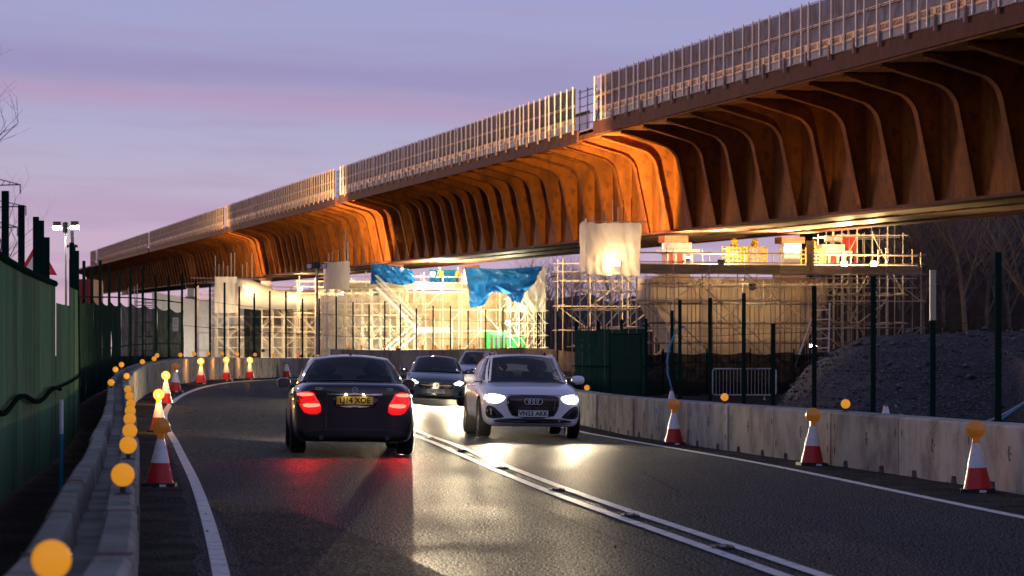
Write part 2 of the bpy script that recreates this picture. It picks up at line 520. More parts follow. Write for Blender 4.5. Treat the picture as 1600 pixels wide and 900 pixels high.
class MB:
    """Collects geometry; build() links it as one mesh object."""

    def __init__(self):
        self.v, self.f, self.m = [], [], []

    def add(self, verts, faces, mi=0):
        b = len(self.v)
        self.v.extend([tuple(p) for p in verts])
        self.f.extend([tuple(b + i for i in f) for f in faces])
        self.m.extend([mi] * len(faces))
        return self

    def box(self, c, s, rz=0.0, mi=0, mat=None):
        x, y, z = s[0] / 2, s[1] / 2, s[2] / 2
        pts = [Vector(p) for p in ((-x, -y, -z), (x, -y, -z), (x, y, -z), (-x, y, -z), (-x, -y, z), (x, -y, z), (x, y, z), (-x, y, z))]
        m = mat if mat is not None else Matrix.Translation(c) @ Matrix.Rotation(rz, 4, 'Z')
        return self.add([m @ p for p in pts], [(0, 3, 2, 1), (4, 5, 6, 7), (0, 1, 5, 4), (1, 2, 6, 5), (2, 3, 7, 6), (3, 0, 4, 7)], mi)

    def tube(self, p, q, r, n=6, r2=None, mi=0, cap=True):
        p, q = Vector(p), Vector(q)
        d = q - p
        if d.length < 1e-6:
            return self
        rot = d.to_track_quat('Z', 'Y').to_matrix()
        r2 = r if r2 is None else r2
        vs = []
        for rr, c in ((r, p), (r2, q)):
            for i in range(n):
                a = 2 * math.pi * i / n
                vs.append(c + rot @ Vector((math.cos(a) * rr, math.sin(a) * rr, 0)))
        fs = [(i, (i + 1) % n, n + (i + 1) % n, n + i) for i in range(n)]
        if cap:
            fs += [tuple(range(n - 1, -1, -1)), tuple(range(n, 2 * n))]
        return self.add(vs, fs, mi)

    def path(self, pts, r, n=6, mi=0):
        for a, b in zip(pts, pts[1:]):
            self.tube(a, b, r, n, mi=mi)
        return self

    def lathe(self, prof, n=20, axis='Z', c=(0, 0, 0), mi=0, close=False):
        """prof: list of (radius, height)."""
        vs, fs = [], []
        for r, h in prof:
            for i in range(n):
                a = 2 * math.pi * i / n
                x, y = r * math.cos(a), r * math.sin(a)
                p = {'Z': (x, y, h), 'X': (h, x, y), 'Y': (x, h, y)}[axis]
                vs.append((p[0] + c[0], p[1] + c[1], p[2] + c[2]))
        k = len(prof)
        for j in range(k - 1 + (1 if close else 0)):
            a, b = j * n, ((j + 1) % k) * n
            for i in range(n):
                fs.append((a + i, a + (i + 1) % n, b + (i + 1) % n, b + i))
        if not close:
            if prof[0][0] > 1e-4:
                fs.append(tuple(range(n - 1, -1, -1)))
            if prof[-1][0] > 1e-4:
                fs.append(tuple((k - 1) * n + i for i in range(n)))
        return self.add(vs, fs, mi)

    def ellipsoid(self, c, s, nu=14, nv=9, mi=0):
        vs, fs = [], []
        for j in range(nv + 1):
            ph = math.pi * j / nv
            for i in range(nu):
                a = 2 * math.pi * i / nu
                vs.append((c[0] + s[0] * math.sin(ph) * math.cos(a), c[1] + s[1] * math.sin(ph) * math.sin(a), c[2] + s[2] * math.cos(ph)))
        for j in range(nv):
            for i in range(nu):
                fs.append((j * nu + i, (j + 1) * nu + i, (j + 1) * nu + (i + 1) % nu, j * nu + (i + 1) % nu))
        return self.add(vs, fs, mi)

    def prism(self, poly, a, b, fn, mi=0):
        """poly: 2D outline; fn(p2, h) -> 3D; extruded between h = a and h = b."""
        n = len(poly)
        vs = [fn(p, a) for p in poly] + [fn(p, b) for p in poly]
        fs = [(i, (i + 1) % n, n + (i + 1) % n, n + i) for i in range(n)] + [tuple(range(n - 1, -1, -1)), tuple(range(n, 2 * n))]
        return self.add(vs, fs, mi)

    def grid(self, rows, mi=0, closed=False):
        k = len(rows[0])
        vs = [p for r in rows for p in r]
        fs = []
        for j in range(len(rows) - 1):
            for i in range(k - (0 if closed else 1)):
                fs.append((j * k + i, j * k + (i + 1) % k, (j + 1) * k + (i + 1) % k, (j + 1) * k + i))
        return self.add(vs, fs, mi)

    def mesh(self, name, mats, smooth=False):
        me = bpy.data.meshes.new(name)
        me.from_pydata(self.v, [], self.f)
        for m in (mats if isinstance(mats, (list, tuple)) else [mats]):
            me.materials.append(MATS[m] if isinstance(m, str) else m)
        if any(self.m):
            me.polygons.foreach_set('material_index', self.m)
        bm = bmesh.new()
        bm.from_mesh(me)
        bmesh.ops.recalc_face_normals(bm, faces=bm.faces)
        bm.to_mesh(me)
        bm.free()
        if smooth:
            me.polygons.foreach_set('use_smooth', [True] * len(me.polygons))
            if smooth != 'all':
                try:
                    me.set_sharp_from_angle(angle=R(smooth if not isinstance(smooth, bool) else 35))
                except Exception:
                    pass
        me.update()
        return me

    def build(self, name, mats, parent=None, smooth=False, local=False):
        o = bpy.data.objects.new(name, self.mesh(name, mats, smooth))
        if local and parent is not None:
            return link_local(o, parent)
        return link(o, parent)


def link_local(o, parent, m=None):
    """Child in its parent's own coordinates."""
    col.objects.link(o)
    o.parent = parent
    o.matrix_basis = m if m is not None else Matrix.Identity(4)
    WORLD[o.name] = WORLD[parent.name] @ o.matrix_basis
    return o


def put(name, mesh, parent, world):
    """Another object on shared mesh data."""
    return link(bpy.data.objects.new(name, mesh), parent, world)


_tube = {}


def tube(name, p, q, r, mat, parent=None, n=6):
    """A tube as an object of its own; alike tubes share one unit mesh."""
    key = (mat, n)
    if key not in _tube:
        _tube[key] = MB().tube((0, 0, 0), (0, 0, 1), 1, n).mesh('tube', mat, smooth=40)
    p, q = Vector(p), Vector(q)
    d = q - p
    w = Matrix.Translation(p) @ d.to_track_quat('Z', 'Y').to_matrix().to_4x4() @ Matrix.Diagonal((r, r, d.length, 1))
    return put(name, _tube[key], parent, w)


_box = {}


def block(name, c, s, mat, parent=None, basis=None):
    """A box as an object of its own; alike boxes share one unit mesh."""
    if mat not in _box:
        _box[mat] = MB().box((0, 0, 0), (1, 1, 1)).mesh('block', mat)
    w = Matrix.Translation(c) @ (basis if basis is not None else Matrix.Identity(4)) @ Matrix.Diagonal((*s, 1))
    return put(name, _box[mat], parent, w)


def copy_tree(o, world=None, parent=None):
    c = o.copy()
    col.objects.link(c)
    if parent is not None:
        c.parent = parent
    if world is not None:
        c.matrix_basis = world
        WORLD[c.name] = world
    for ch in [k for k in bpy.data.objects if k.parent == o]:
        copy_tree(ch, None, c)
    return c


_text = {}


def text_mesh(s, size, mat, extrude=0.004, bold=0.0):
    key = (s, size, mat)
    if key in _text:
        return _text[key]
    cu = bpy.data.curves.new('lettering', 'FONT')
    cu.body = s
    cu.size = size
    cu.align_x = 'CENTER'
    cu.align_y = 'CENTER'
    cu.extrude = extrude
    cu.offset = bold
    cu.resolution_u = 3
    o = bpy.data.objects.new('lettering_source', cu)
    col.objects.link(o)
    bpy.context.view_layer.update()
    me = bpy.data.meshes.new_from_object(o.evaluated_get(bpy.context.evaluated_depsgraph_get()))
    bpy.data.objects.remove(o)
    bpy.data.curves.remove(cu)
    me.materials.clear()
    me.materials.append(MATS[mat])
    _text[key] = me
    return me


def lamp(name, kind, loc, energy, colour, parent=None, direction=None, size=0.05, spot=90, blend=0.5):
    d = bpy.data.lights.new(name, kind)
    d.energy = energy
    d.color = colour
    d.shadow_soft_size = size
    if kind == 'SPOT':
        d.spot_size = R(spot)
        d.spot_blend = blend
    o = bpy.data.objects.new(name, d)
    w = Matrix.Translation(loc)
    if direction is not None:
        w = w @ Vector(direction).to_track_quat('-Z', 'Y').to_matrix().to_4x4()
    return link(o, parent, w)


ORD = ['nearest', 'second', 'third', 'fourth', 'fifth', 'sixth', 'seventh', 'eighth', 'ninth', 'tenth', 'eleventh', 'twelfth', 'thirteenth',
       'fourteenth', 'fifteenth', 'sixteenth', 'seventeenth', 'eighteenth', 'nineteenth', 'twentieth', 'twenty-first', 'twenty-second',
       'twenty-third', 'twenty-fourth', 'twenty-fifth', 'twenty-sixth', 'twenty-seventh', 'twenty-eighth', 'twenty-ninth', 'thirtieth',
       'thirty-first', 'thirty-second', 'thirty-third', 'thirty-fourth', 'thirty-fifth', 'thirty-sixth', 'thirty-seventh', 'thirty-eighth',
       'thirty-ninth', 'fortieth', 'forty-first', 'forty-second', 'forty-third', 'forty-fourth', 'forty-fifth', 'forty-sixth']


def smooth(a, b, x):
    t = max(0.0, min(1.0, (x - a) / (b - a)))
    return t * t * (3 - 2 * t)


def catmull(pts, step=1.0):
    out = []
    P = [Vector(p) for p in pts]
    P = [P[0] * 2 - P[1]] + P + [P[-1] * 2 - P[-2]]
    for i in range(1, len(P) - 2):
        a, b, c, d = P[i - 1:i + 3]
        k = max(2, int((c - b).length / step))
        for j in range(k):
            t = j / k
            out.append(0.5 * ((2 * b) + (c - a) * t + (2 * a - 5 * b + 4 * c - d) * t * t + (3 * b - a - 3 * c + d) * t ** 3))
    out.append(P[-2])
    return out


class Curve:
    def __init__(self, pts, step=0.5):
        self.p = catmull([(x, y) for x, y in pts], step)
        self.s = [0.0]
        for a, b in zip(self.p, self.p[1:]):
            self.s.append(self.s[-1] + (b - a).length)
        self.length = self.s[-1]

    def at(self, s):
        s = max(0.0, min(self.length, s))
        lo, hi = 0, len(self.s) - 1
        while hi - lo > 1:
            m = (lo + hi) // 2
            if self.s[m] <= s:
                lo = m
            else:
                hi = m
        f = (s - self.s[lo]) / max(1e-9, self.s[hi] - self.s[lo])
        return self.p[lo].lerp(self.p[hi], f), (self.p[hi] - self.p[lo]).normalized()

    def x(self, y):
        P = self.p
        if y <= P[0].y:
            a, b = P[0], P[1]
        else:
            a, b = P[-2], P[-1]
            for i in range(len(P) - 1):
                if P[i].y <= y <= P[i + 1].y:
                    a, b = P[i], P[i + 1]
                    break
        return a.x + (b.x - a.x) * (y - a.y) / (b.y - a.y)

    def s_at_y(self, y):
        for i in range(len(self.p) - 1):
            if self.p[i].y <= y <= self.p[i + 1].y:
                f = (y - self.p[i].y) / max(1e-9, self.p[i + 1].y - self.p[i].y)
                return self.s[i] + f * (self.s[i + 1] - self.s[i])
        return 0.0 if y < self.p[0].y else self.length
# ------------------------------------------------------------------ the road's lines in plan (metres; camera at the origin, +Y ahead)
centre = Curve([(5.6, -12), (4.1, 0), (1.85, 18.6), (0.48, 29.7), (-1.01, 43.9), (-1.74, 50.2), (-2.75, 60), (-3.55, 70), (-4.1, 80),
                (-4.35, 90), (-4.15, 101), (-3.2, 113), (-0.9, 127), (2.6, 140), (8, 152), (16, 162)])
left_line = Curve([(1.4, -12), (0.3, 0), (-1.0, 10), (-1.91, 18.2), (-3.5, 30.7), (-5.2, 43), (-6.9, 55), (-8.0, 66), (-8.55, 76), (-8.65, 86),
                   (-8.35, 96), (-7.5, 107), (-6.0, 119), (-3.4, 133), (0.8, 147), (6, 158)])
right_line = Curve([(9.2, -12), (7.6, 0), (5.35, 18), (4.55, 24.6), (3.37, 36.5), (2.15, 46.5), (1.35, 54), (0.65, 62), (-0.05, 71), (-0.6, 80),
                    (-0.75, 90), (-0.3, 101), (0.9, 112), (3.2, 124), (7.5, 137), (14, 148)])
left_face = Curve([(0.6, -6), (-0.35, 2), (-1.0, 6.5), (-1.455, 10.7), (-2.09, 15.4), (-2.94, 21.8), (-4.0, 29.5), (-5.05, 37.2), (-6.45, 47), (-7.9, 57.5),
                   (-8.9, 67), (-9.35, 77), (-9.35, 87), (-9.05, 95), (-8.35, 104), (-7.2, 113), (-5.2, 125), (-2, 140), (2.5, 154), (9, 168)])
right_face = Curve([(8.9, 0), (6.75, 18), (5.8, 25), (5.2, 29.5), (4.67, 33.4), (4.2, 36.3), (3.73, 39.2), (2.53, 48.3), (1.95, 55), (1.45, 61),
                    (0.95, 70), (0.65, 80), (0.75, 90), (1.5, 100), (3.2, 112), (6.5, 124), (12, 136)])


def gz(x, y):
    """Height of the ground: the bend is banked, its outer (left) side higher."""
    k = 0.030 * smooth(34, 62, y) + 0.072 * smooth(46, 90, y)
    lat = max(-3.5, min(9.5, centre.x(min(y, 150)) + 1.7 - x))
    if lat < 0:
        k = min(k, 0.028)
    if y > 150:
        lat = max(0.0, lat) * (1 - smooth(150, 400, y)) + 2.0 * smooth(150, 400, y)
    return k * lat


def at(x, y, dz=0.0):
    return Vector((x, y, gz(x, y) + dz))


# ground sheet, out to the horizon
def axis(lo, hi, fine_lo, fine_hi, step, grow=1.45):
    a = []
    v = fine_lo
    while v <= fine_hi:
        a.append(v)
        v += step
    s, v = step, a[-1]
    while v < hi:
        s *= grow
        v = min(hi, v + s)
        a.append(v)
    s, v = step, a[0]
    while v > lo:
        s *= grow
        v = max(lo, v - s)
        a.insert(0, v)
    return a


gm = MB()
gm.grid([[(x, y, gz(x, y) - 0.03) for x in axis(-2500, 2500, -26, 34, 1.5)] for y in axis(-300, 5000, -14, 180, 2.0)])
tag(gm.build('ground', 'ground', smooth='all'), None, kind='structure')

ys = [y * 1.0 for y in range(-12, 158)]
rm = MB()
rm.grid([[at(left_face.x(y) - 0.1 + (right_face.x(y) + 0.2 - left_face.x(y)) * i / 30, y) for i in range(31)] for y in ys])
road = tag(rm.build('road', 'asphalt', smooth='all'), None, kind='structure')
for nm_ in ('lat', 'along'):
    at_ = road.data.attributes.new(nm_, 'FLOAT', 'POINT')
    at_.data.foreach_set('value', [(v.co.x - centre.x(v.co.y)) if nm_ == 'lat' else v.co.y for v in road.data.vertices])
for edge, face, nm, sgn in ((left_line, left_face, 'verge_left', -1), (right_line, right_face, 'verge_right', 1)):
    vm = MB()
    rows = []
    for y in [k * 0.5 for k in range(-24, 300)]:
        e = edge.x(y) + sgn * (0.09 + 0.10 * noise.noise((y * 0.9, sgn * 3.0, 0.0)) + 0.07)
        f = face.x(y) + sgn * 0.3
        rows.append([at(e + (f - e) * i / 6, y, 0.004 + (0.02 * max(0, noise.noise((e + i * 0.7, y * 1.7, 2.0))) if 0 < i < 6 else 0)) for i in range(7)])
    vm.grid(rows)
    tag(vm.build(nm, 'verge', smooth='all'), None, kind='structure')


def ribbon(name, curve, off, width, y0, y1, dz, mat):
    m = MB()
    s, s1 = curve.s_at_y(y0), curve.s_at_y(y1)
    rows = []
    while s <= s1:
        p, d = curve.at(s)
        nrm = Vector((d.y, -d.x))
        a, b = p + nrm * (off - width / 2), p + nrm * (off + width / 2)
        rows.append([at(a.x, a.y, dz), at(b.x, b.y, dz)])
        s += 0.4
    m.grid(rows)
    return tag(m.build(name, mat, smooth='all'), None, kind='structure')


ribbon('road_marking_left_edge', left_line, 0, 0.115, -10, 150, 0.009, 'line_paint')
ribbon('road_marking_right_edge', right_line, 0, 0.12, -10, 140, 0.009, 'line_paint')
ribbon('road_marking_centre_left', centre, -0.13, 0.11, -10, 150, 0.009, 'line_paint')
ribbon('road_marking_centre_right', centre, 0.13, 0.11, -10, 150, 0.009, 'line_paint')

pm = MB()  # patch of light on the near left lane, laid as paler asphalt
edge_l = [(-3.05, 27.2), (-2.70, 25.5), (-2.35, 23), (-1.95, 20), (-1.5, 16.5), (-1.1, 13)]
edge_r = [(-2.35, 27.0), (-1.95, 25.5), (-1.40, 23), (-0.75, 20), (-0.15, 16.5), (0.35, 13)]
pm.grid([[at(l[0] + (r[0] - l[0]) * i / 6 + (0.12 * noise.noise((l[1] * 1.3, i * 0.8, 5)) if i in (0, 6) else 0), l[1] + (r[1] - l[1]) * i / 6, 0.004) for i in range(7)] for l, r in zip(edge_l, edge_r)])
tag(pm.build('road_lit_patch', 'asphalt_lit', smooth='all'), None, kind='structure')
# road studs between the two centre lines
studs = [20.8, 24.9, 29.7, 35.4, 41.5, 47.5]
for i, y in enumerate(studs):
    p = at(centre.x(y), y, 0.005)
    st = MB()
    st.box(p + Vector((0, 0, 0.006)), (0.17, 0.26, 0.016))
    st.box(p + Vector((0, 0, 0.016)), (0.10, 0.12, 0.016))
    so = st.build('road_stud', 'stud')
    tag(so, '%s dark road stud between the two white centre lines, counted from the camera' % ORD[i], 'road stud', 'road studs along the centre line')
    le = MB().box(p + Vector((0, -0.062, 0.017)), (0.05, 0.006, 0.010)).build('reflector', 'stud_lens', so)

# loose chippings along the verges
ch = MB()
for i in range(1500):
    right = rnd.random() < 0.65
    y = 14 + 60 * rnd.random() ** 1.6
    e, f = (right_line, right_face) if right else (left_line, left_face)
    x0, x1 = e.x(y), f.x(y)
    x = x0 + (x1 - x0) * rnd.random() ** 0.8
    if rnd.random() < 0.07:
        x = left_line.x(y) + rnd.random() * (right_line.x(y) - left_line.x(y))
    r = 0.004 + 0.009 * rnd.random() ** 2
    c = at(x, y, 0.006 + r * 0.5)
    ch.add([c + Vector((r, 0, 0)), c + Vector((0, r, 0)), c + Vector((-r * 1.2, 0, 0)), c + Vector((0, -r, 0)), c + Vector((0, 0, r * 0.8)), c + Vector((0, 0, -r))],
           [(0, 1, 4), (1, 2, 4), (2, 3, 4), (3, 0, 4), (1, 0, 5), (2, 1, 5), (3, 2, 5), (0, 3, 5)])
tag(ch.build('chippings', 'stone'), 'loose stone chippings scattered along the dirty road edges', 'chippings', kind='stuff')

# ------------------------------------------------------------------ concrete barriers, one object for each block
LB = 2.96


def barrier_mesh(trough, h, w=0.42):
    """A block along +Y from 0 to LB; the road face at x = 0, the body towards -x."""
    m = MB()
    c = 0.025
    if trough:
        prof = [(0, None), (0, h - c), (-c, h), (-0.135, h), (-0.15, h - 0.16), (-0.29, h - 0.16), (-0.305, h), (-w + c, h), (-w, h - c), (-w, None)]
    else:
        prof = [(0, None), (0, h - c), (-c, h), (-w + c, h), (-w, h - c), (-w, None)]
    st = [(0.0, 0), (0.012, 0), (0.55, 0), (0.58, 0.10), (0.76, 0.10), (0.79, 0), (2.14, 0), (2.17, 0.10), (2.35, 0.10), (2.38, 0), (LB - 0.012, 0), (LB, 0)]
    rows = []
    for i, (y, up) in enumerate(st):
        end = i in (0, len(st) - 1)
        row = []
        for x, z in prof:
            zz = up if z is None else z
            if end:
                x = x - 0.012 if x > -w / 2 else x + 0.012
                zz = zz - 0.008 if z is not None else zz
            row.append((x, y, zz))
        rows.append(row)
    m.grid(rows, closed=True)
    n = len(prof)
    m.add(rows[0], [tuple(range(n))])
    m.add(rows[-1], [tuple(range(n - 1, -1, -1))])
    return m.mesh('concrete_block', 'concrete', smooth=30)


slot_mesh = MB().lathe([(0.0, 0.004), (0.5, 0.0), (0.5, -0.02)], 10, 'X').mesh('slot', 'pocket', smooth=40)
arrow = MB()
arrow.box((0, 0, 0), (0.012, 0.10, 0.018))
for s_ in (-1, 1):
    arrow.box((0, 0, 0), (0.012, 0.016, 0.085), mat=Matrix.Translation((0, -0.035, s_ * 0.04)) @ Matrix.Rotation(R(-24 * s_), 4, 'X'))
arrow_mesh = arrow.mesh('lifting_slot', 'pocket')


def barrier_row(curve, s0, s1, sgn, mesh, labeller, group, start_s=None, details=True, step=LB + 0.045, h=0.72):
    out = []
    s, i = s0, 0
    while s < s1:
        a, _ = curve.at(s)
        b, _ = curve.at(s + LB)
        d = (b - a).normalized()
        A, B = at(a.x, a.y, -0.005), at(b.x, b.y, -0.005)
        yv = (B - A).normalized()
        xv = Vector((d.y, -d.x, 0)) * sgn
        if sgn > 0:
            xv = Vector((d.y, -d.x, 0))
            org = A
        else:
            xv = Vector((-d.y, d.x, 0))
            org = A + (B - A)
            yv = -yv
        zv = xv.cross(yv)
        w = Matrix((xv, yv, zv)).transposed().to_4x4()
        w.translation = org + Vector((0, 0, rnd.uniform(-0.008, 0.006))) + xv * rnd.uniform(-0.012, 0.012)
        o = put('concrete_barrier', mesh, None, w)
        tag(o, labeller(i), 'barrier', group)
        if details:
            for yy, zz in ((0.14, 0.22), (0.14, 0.52), (LB - 0.14, 0.22), (LB - 0.14, 0.52)):
                if rnd.random() < 0.7:
                    put('slot', slot_mesh, o, w @ Matrix.Translation((0.001, yy, zz * h / 0.72)) @ Matrix.Diagonal((1, 0.045, 0.11, 1)))
            put('lifting_slot', arrow_mesh, o, w @ Matrix.Translation((0.0, LB / 2 + rnd.uniform(-.2, .2), 0.42 * h / 0.72)))
        out.append((o, w))
        s += step
        i += 1
    return out


mesh_trough = barrier_mesh(True, 0.72)
mesh_plain = barrier_mesh(False, 0.72)
mesh_tall = barrier_mesh(False, 1.12)
s0 = left_face.s_at_y(4.2)
s_tall = left_face.s_at_y(113.5)
left_blocks = barrier_row(left_face, s0, s_tall, 1, mesh_trough,
                          lambda i: '%s concrete barrier block from the camera in the left row' % ORD[i].capitalize(), 'concrete blocks left of the road', h=0.72)
tall_blocks = barrier_row(left_face, s_tall + 0.4, left_face.s_at_y(160), 1, mesh_tall,
                          lambda i: '%s block from the left in the tall concrete wall behind the cars' % ('First' if i == 0 else ORD[i].capitalize()),
                          'tall concrete blocks across the bend', details=False)
right_blocks = barrier_row(right_face, right_face.s_at_y(24.5), right_face.s_at_y(104), -1, mesh_plain,
                           lambda i: '%s stained concrete barrier block from the right in the right row' % ('First' if i == 0 else ORD[i].capitalize()),
                           'concrete blocks right of the road')
# rusty bands over the joints of the nearest left blocks
for o, w in left_blocks[1:5]:
    bnd = MB()
    bnd.box((-0.07, 0.06, 0.723), (0.135, 0.05, 0.006))
    bnd.box((-0.36, 0.06, 0.723), (0.10, 0.05, 0.006))
    put('rusty_band', bnd.mesh('rusty_band', 'rust_band'), o, w)

# amber discs standing on the barriers
disc = MB()
disc.lathe([(0.0, -0.022), (0.045, -0.020), (0.060, -0.010), (0.062, 0.0), (0.062, 0.012)], 22, 'Y', (0, 0, 0.10))
disc_mesh = disc.mesh('lens', 'amber_disc', smooth=50)
disc_dim = disc.mesh('lens', 'amber_disc_dim', smooth=50)
brk = MB()
brk.box((0, 0.008, 0.022), (0.03, 0.022, 0.044))
brk.box((0, 0.008, 0.004), (0.09, 0.07, 0.008))
brk.lathe([(0.064, 0.008), (0.064, 0.022), (0.0, 0.024)], 20, 'Y', (0, 0, 0.10))
brk_mesh = brk.mesh('bracket', 'lamp_body')


def barrier_lamp(p, label, group, dim=False, scale=1.0, face=None):
    t = thing('barrier_lamp', label, 'warning lamp', p, 0, group)
    v = Vector((-p[0], -p[1])) if face is None else Vector(face)
    rz = math.atan2(v.y, v.x) + math.pi / 2
    w = Matrix.Translation(p) @ Matrix.Rotation(rz, 4, 'Z') @ Matrix.Scale(scale, 4)
    put('bracket', brk_mesh, t, w)
    put('lens', disc_dim if dim else disc_mesh, t, w)


lamps_y = [8.6, 14.7, 19.6, 23.3, 27.6, 31.7, 36.0, 41, 45.5, 50, 54.5, 59, 63.5, 67.5, 71.5, 75.5, 79, 82.5, 86, 89.5, 93, 97, 101, 106, 110]
for i, y in enumerate(lamps_y):
    off = 0.20 if y < 10 else (0.36 if i in (9, 11, 12, 15) else 0.07)
    x = left_face.x(y) - off
    z = 0.715
    barrier_lamp(at(x, y, z), '%s glowing amber disc lamp from the camera on the left barrier' % ORD[i].capitalize(), 'amber lamps on the left barrier',
                 dim=(i == 23))
    if off == 0.20:
        MB().box(at(x, y + 0.01, 0.63), (0.03, 0.03, 0.17)).build('stem', 'lamp_body', bpy.data.objects['barrier_lamp'])
for i, y in enumerate([116.5, 119, 123.5, 126, 131, 133.5, 136, 138.5, 141, 144, 146.5, 149]):
    x = left_face.x(y) - 0.2
    barrier_lamp(at(x, y, 1.115), '%s small dull orange lamp from the left on the tall concrete wall' % ('First' if i == 0 else ORD[i].capitalize()),
                 'orange lamps on the tall wall', dim=True, scale=1.2)
for i, (x, y) in enumerate([(1.78, 61.0), (3.42, 43.5), (4.50, 36.4)]):
    x = right_face.x(y) + 0.2
    barrier_lamp(at(x, y, 0.712), 'amber disc lamp on the right barrier, %s' % (('behind the silver car', 'above the farthest right cone', 'between the two nearest right cones')[i]),
                 'amber lamps on the right barrier')

# ------------------------------------------------------------------ traffic cones
cb = MB()
cb.box((0, 0, 0.022), (0.36, 0.36, 0.044))
cone_base = cb.mesh('base', 'rubber')
cr_ = MB()
cr_.lathe([(0.150, 0.044), (0.146, 0.06), (0.100, 0.262)], 24)
cone_red = cr_.mesh('lower_body', 'cone_red', smooth=40)
cw = MB()
cw.lathe([(0.103, 0.262), (0.1025, 0.264), (0.046, 0.515), (0.044, 0.52)], 24)
cone_white = cw.mesh('reflective_sleeve', 'cone_white', smooth=40)
ct = MB()
ct.lathe([(0.045, 0.52), (0.036, 0.56), (0.034, 0.565), (0.0, 0.567)], 20)
cone_tip = ct.mesh('tip', 'cone_red', smooth=40)
ls = MB()
ls.lathe([(0.0, -0.055), (0.05, -0.050), (0.085, -0.030), (0.094, -0.012), (0.094, 0.012), (0.085, 0.030), (0.05, 0.050), (0.0, 0.055)], 24, 'Y', (0, 0, 0.66))
lamp_lens = {k: ls.mesh('lens', k, smooth=60) for k in ('amber_dull', 'amber_lit')}
lb_ = MB()
lb_.box((0, 0.0, 0.545), (0.075, 0.07, 0.09))
lb_.lathe([(0.099, -0.013), (0.099, 0.013)], 24, 'Y', (0, 0, 0.66))
lamp_housing = lb_.mesh('lamp_housing', 'amber_dull', smooth=40)
hb = MB()
hb.lathe([(0.0, -0.012), (0.025, -0.01), (0.034, 0)], 12, 'Y', (0, -0.047, 0.66))
bulb_mesh = hb.mesh('bulb', 'amber_hot', smooth=60)
lt = MB()
lt.box((0.05, -0.215, 0.02), (0.07, 0.02, 0.025))
lt_mesh = lt.mesh('base_tab', 'cone_white')


def cone(x, y, label, group, lampk=None, dz=0.004, rz=0.0, tilt=0.0):
    t = thing('traffic_cone', label, 'traffic cone', at(x, y, dz), rz, group, roll=tilt)
    for nm, me in (('base', cone_base), ('lower_body', cone_red), ('reflective_sleeve', cone_white), ('base_tab', lt_mesh)):
        link_local(bpy.data.objects.new(nm, me), t)
    if lampk:
        hs = link_local(bpy.data.objects.new('lamp', lamp_housing), t)
        link_local(bpy.data.objects.new('lens', lamp_lens[lampk]), hs)
        if lampk == 'amber_lit':
            link_local(bpy.data.objects.new('bulb', bulb_mesh), hs)
            lamp('lamp_glow', 'POINT', at(x, y, 0.66) + Vector((0.0, -0.16, 0)), 14, (1.0, 0.45, 0.10), t, size=0.05)
    else:
        link_local(bpy.data.objects.new('tip', cone_tip), t)
    return t


LC = 'cones along the left barrier'
cone(-3.88, 30.5, 'nearest left traffic cone with unlit amber lamp, beside the white edge line', LC, 'amber_dull', rz=0.05, tilt=R(1.5))
cone(-6.16, 48.3, 'left traffic cone with lit lamp, seen just above the nearest left cone', LC, 'amber_lit', rz=-0.1)
cone(-7.72, 61.8, 'third left traffic cone from the camera, lit lamp on top', LC, 'amber_lit', rz=0.2)
cone(-8.62, 71.0, 'fourth left traffic cone from the camera, its lamp dimmer than its neighbours', LC, 'amber_dull')
cone(-8.98, 80.0, 'fifth left traffic cone from the camera, lit lamp on top', LC, 'amber_lit', rz=0.3)
cone(-8.95, 86.8, 'sixth left traffic cone from the camera, lit lamp on top', LC, 'amber_lit')
cone(-8.80, 93.0, 'seventh left traffic cone from the camera, last with a lit lamp', LC, 'amber_lit', rz=0.1)
cone(-8.30, 102.0, 'farthest left traffic cone with a red tip and no lamp', LC)
RC = 'cones along the right barrier'
cone(4.91, 29.2, 'nearest right traffic cone with unlit amber lamp at the right edge', RC, 'amber_dull', rz=-0.15, tilt=R(-2))
cone(3.93, 36.3, 'middle right traffic cone with unlit amber lamp before the concrete barrier', RC, 'amber_dull', rz=0.1, tilt=R(1.5))
cone(2.66, 45.5, 'farthest right traffic cone with unlit amber lamp, right of the silver car', RC, 'amber_dull', rz=-0.05)
cone(7.45, 55.2, 'traffic cone with red tip behind the right barrier, by the gravel heap', None, None)
cone(4.55, 79.0, 'small traffic cone with red tip in the dark behind the right barrier', None, None)

# ------------------------------------------------------------------ left: green hoarding of ribbed sheets, then a netted fence
hoard = Curve([(-1.9, 8), (-2.55, 12.5), (-3.6, 18), (-4.72, 25), (-5.5, 31), (-6.3, 38.2)])
t = thing('green_hoarding', 'tall solid green hoarding of ribbed sheets left of the road', 'hoarding', at(-4, 24))


def ribbed_panel(a, b, h, z0=0.0):
    m = MB()
    d = (b - a)
    L_ = d.length
    d = d / L_
    nrm = Vector((d.y, -d.x))
    rows = [[], [], []]
    n = int(L_ / 0.055)
    for i in range(n + 1):
        k = i % 6
        o = (0.0, 0.0, 0.006, 0.018, 0.018, 0.006)[k] * 0.5 + 0.006 * noise.noise((a.x + i * 0.3, a.y, 1.0))
        p = a + d * (L_ * i / n) + nrm * o
        for r, z in zip(rows, (z0, h * 0.5, h)):
            lean = 0.012 * noise.noise((p.x * 0.8, p.y * 0.8, z))
            r.append(at(p.x + lean, p.y, z))
    m.grid(rows)
    return m


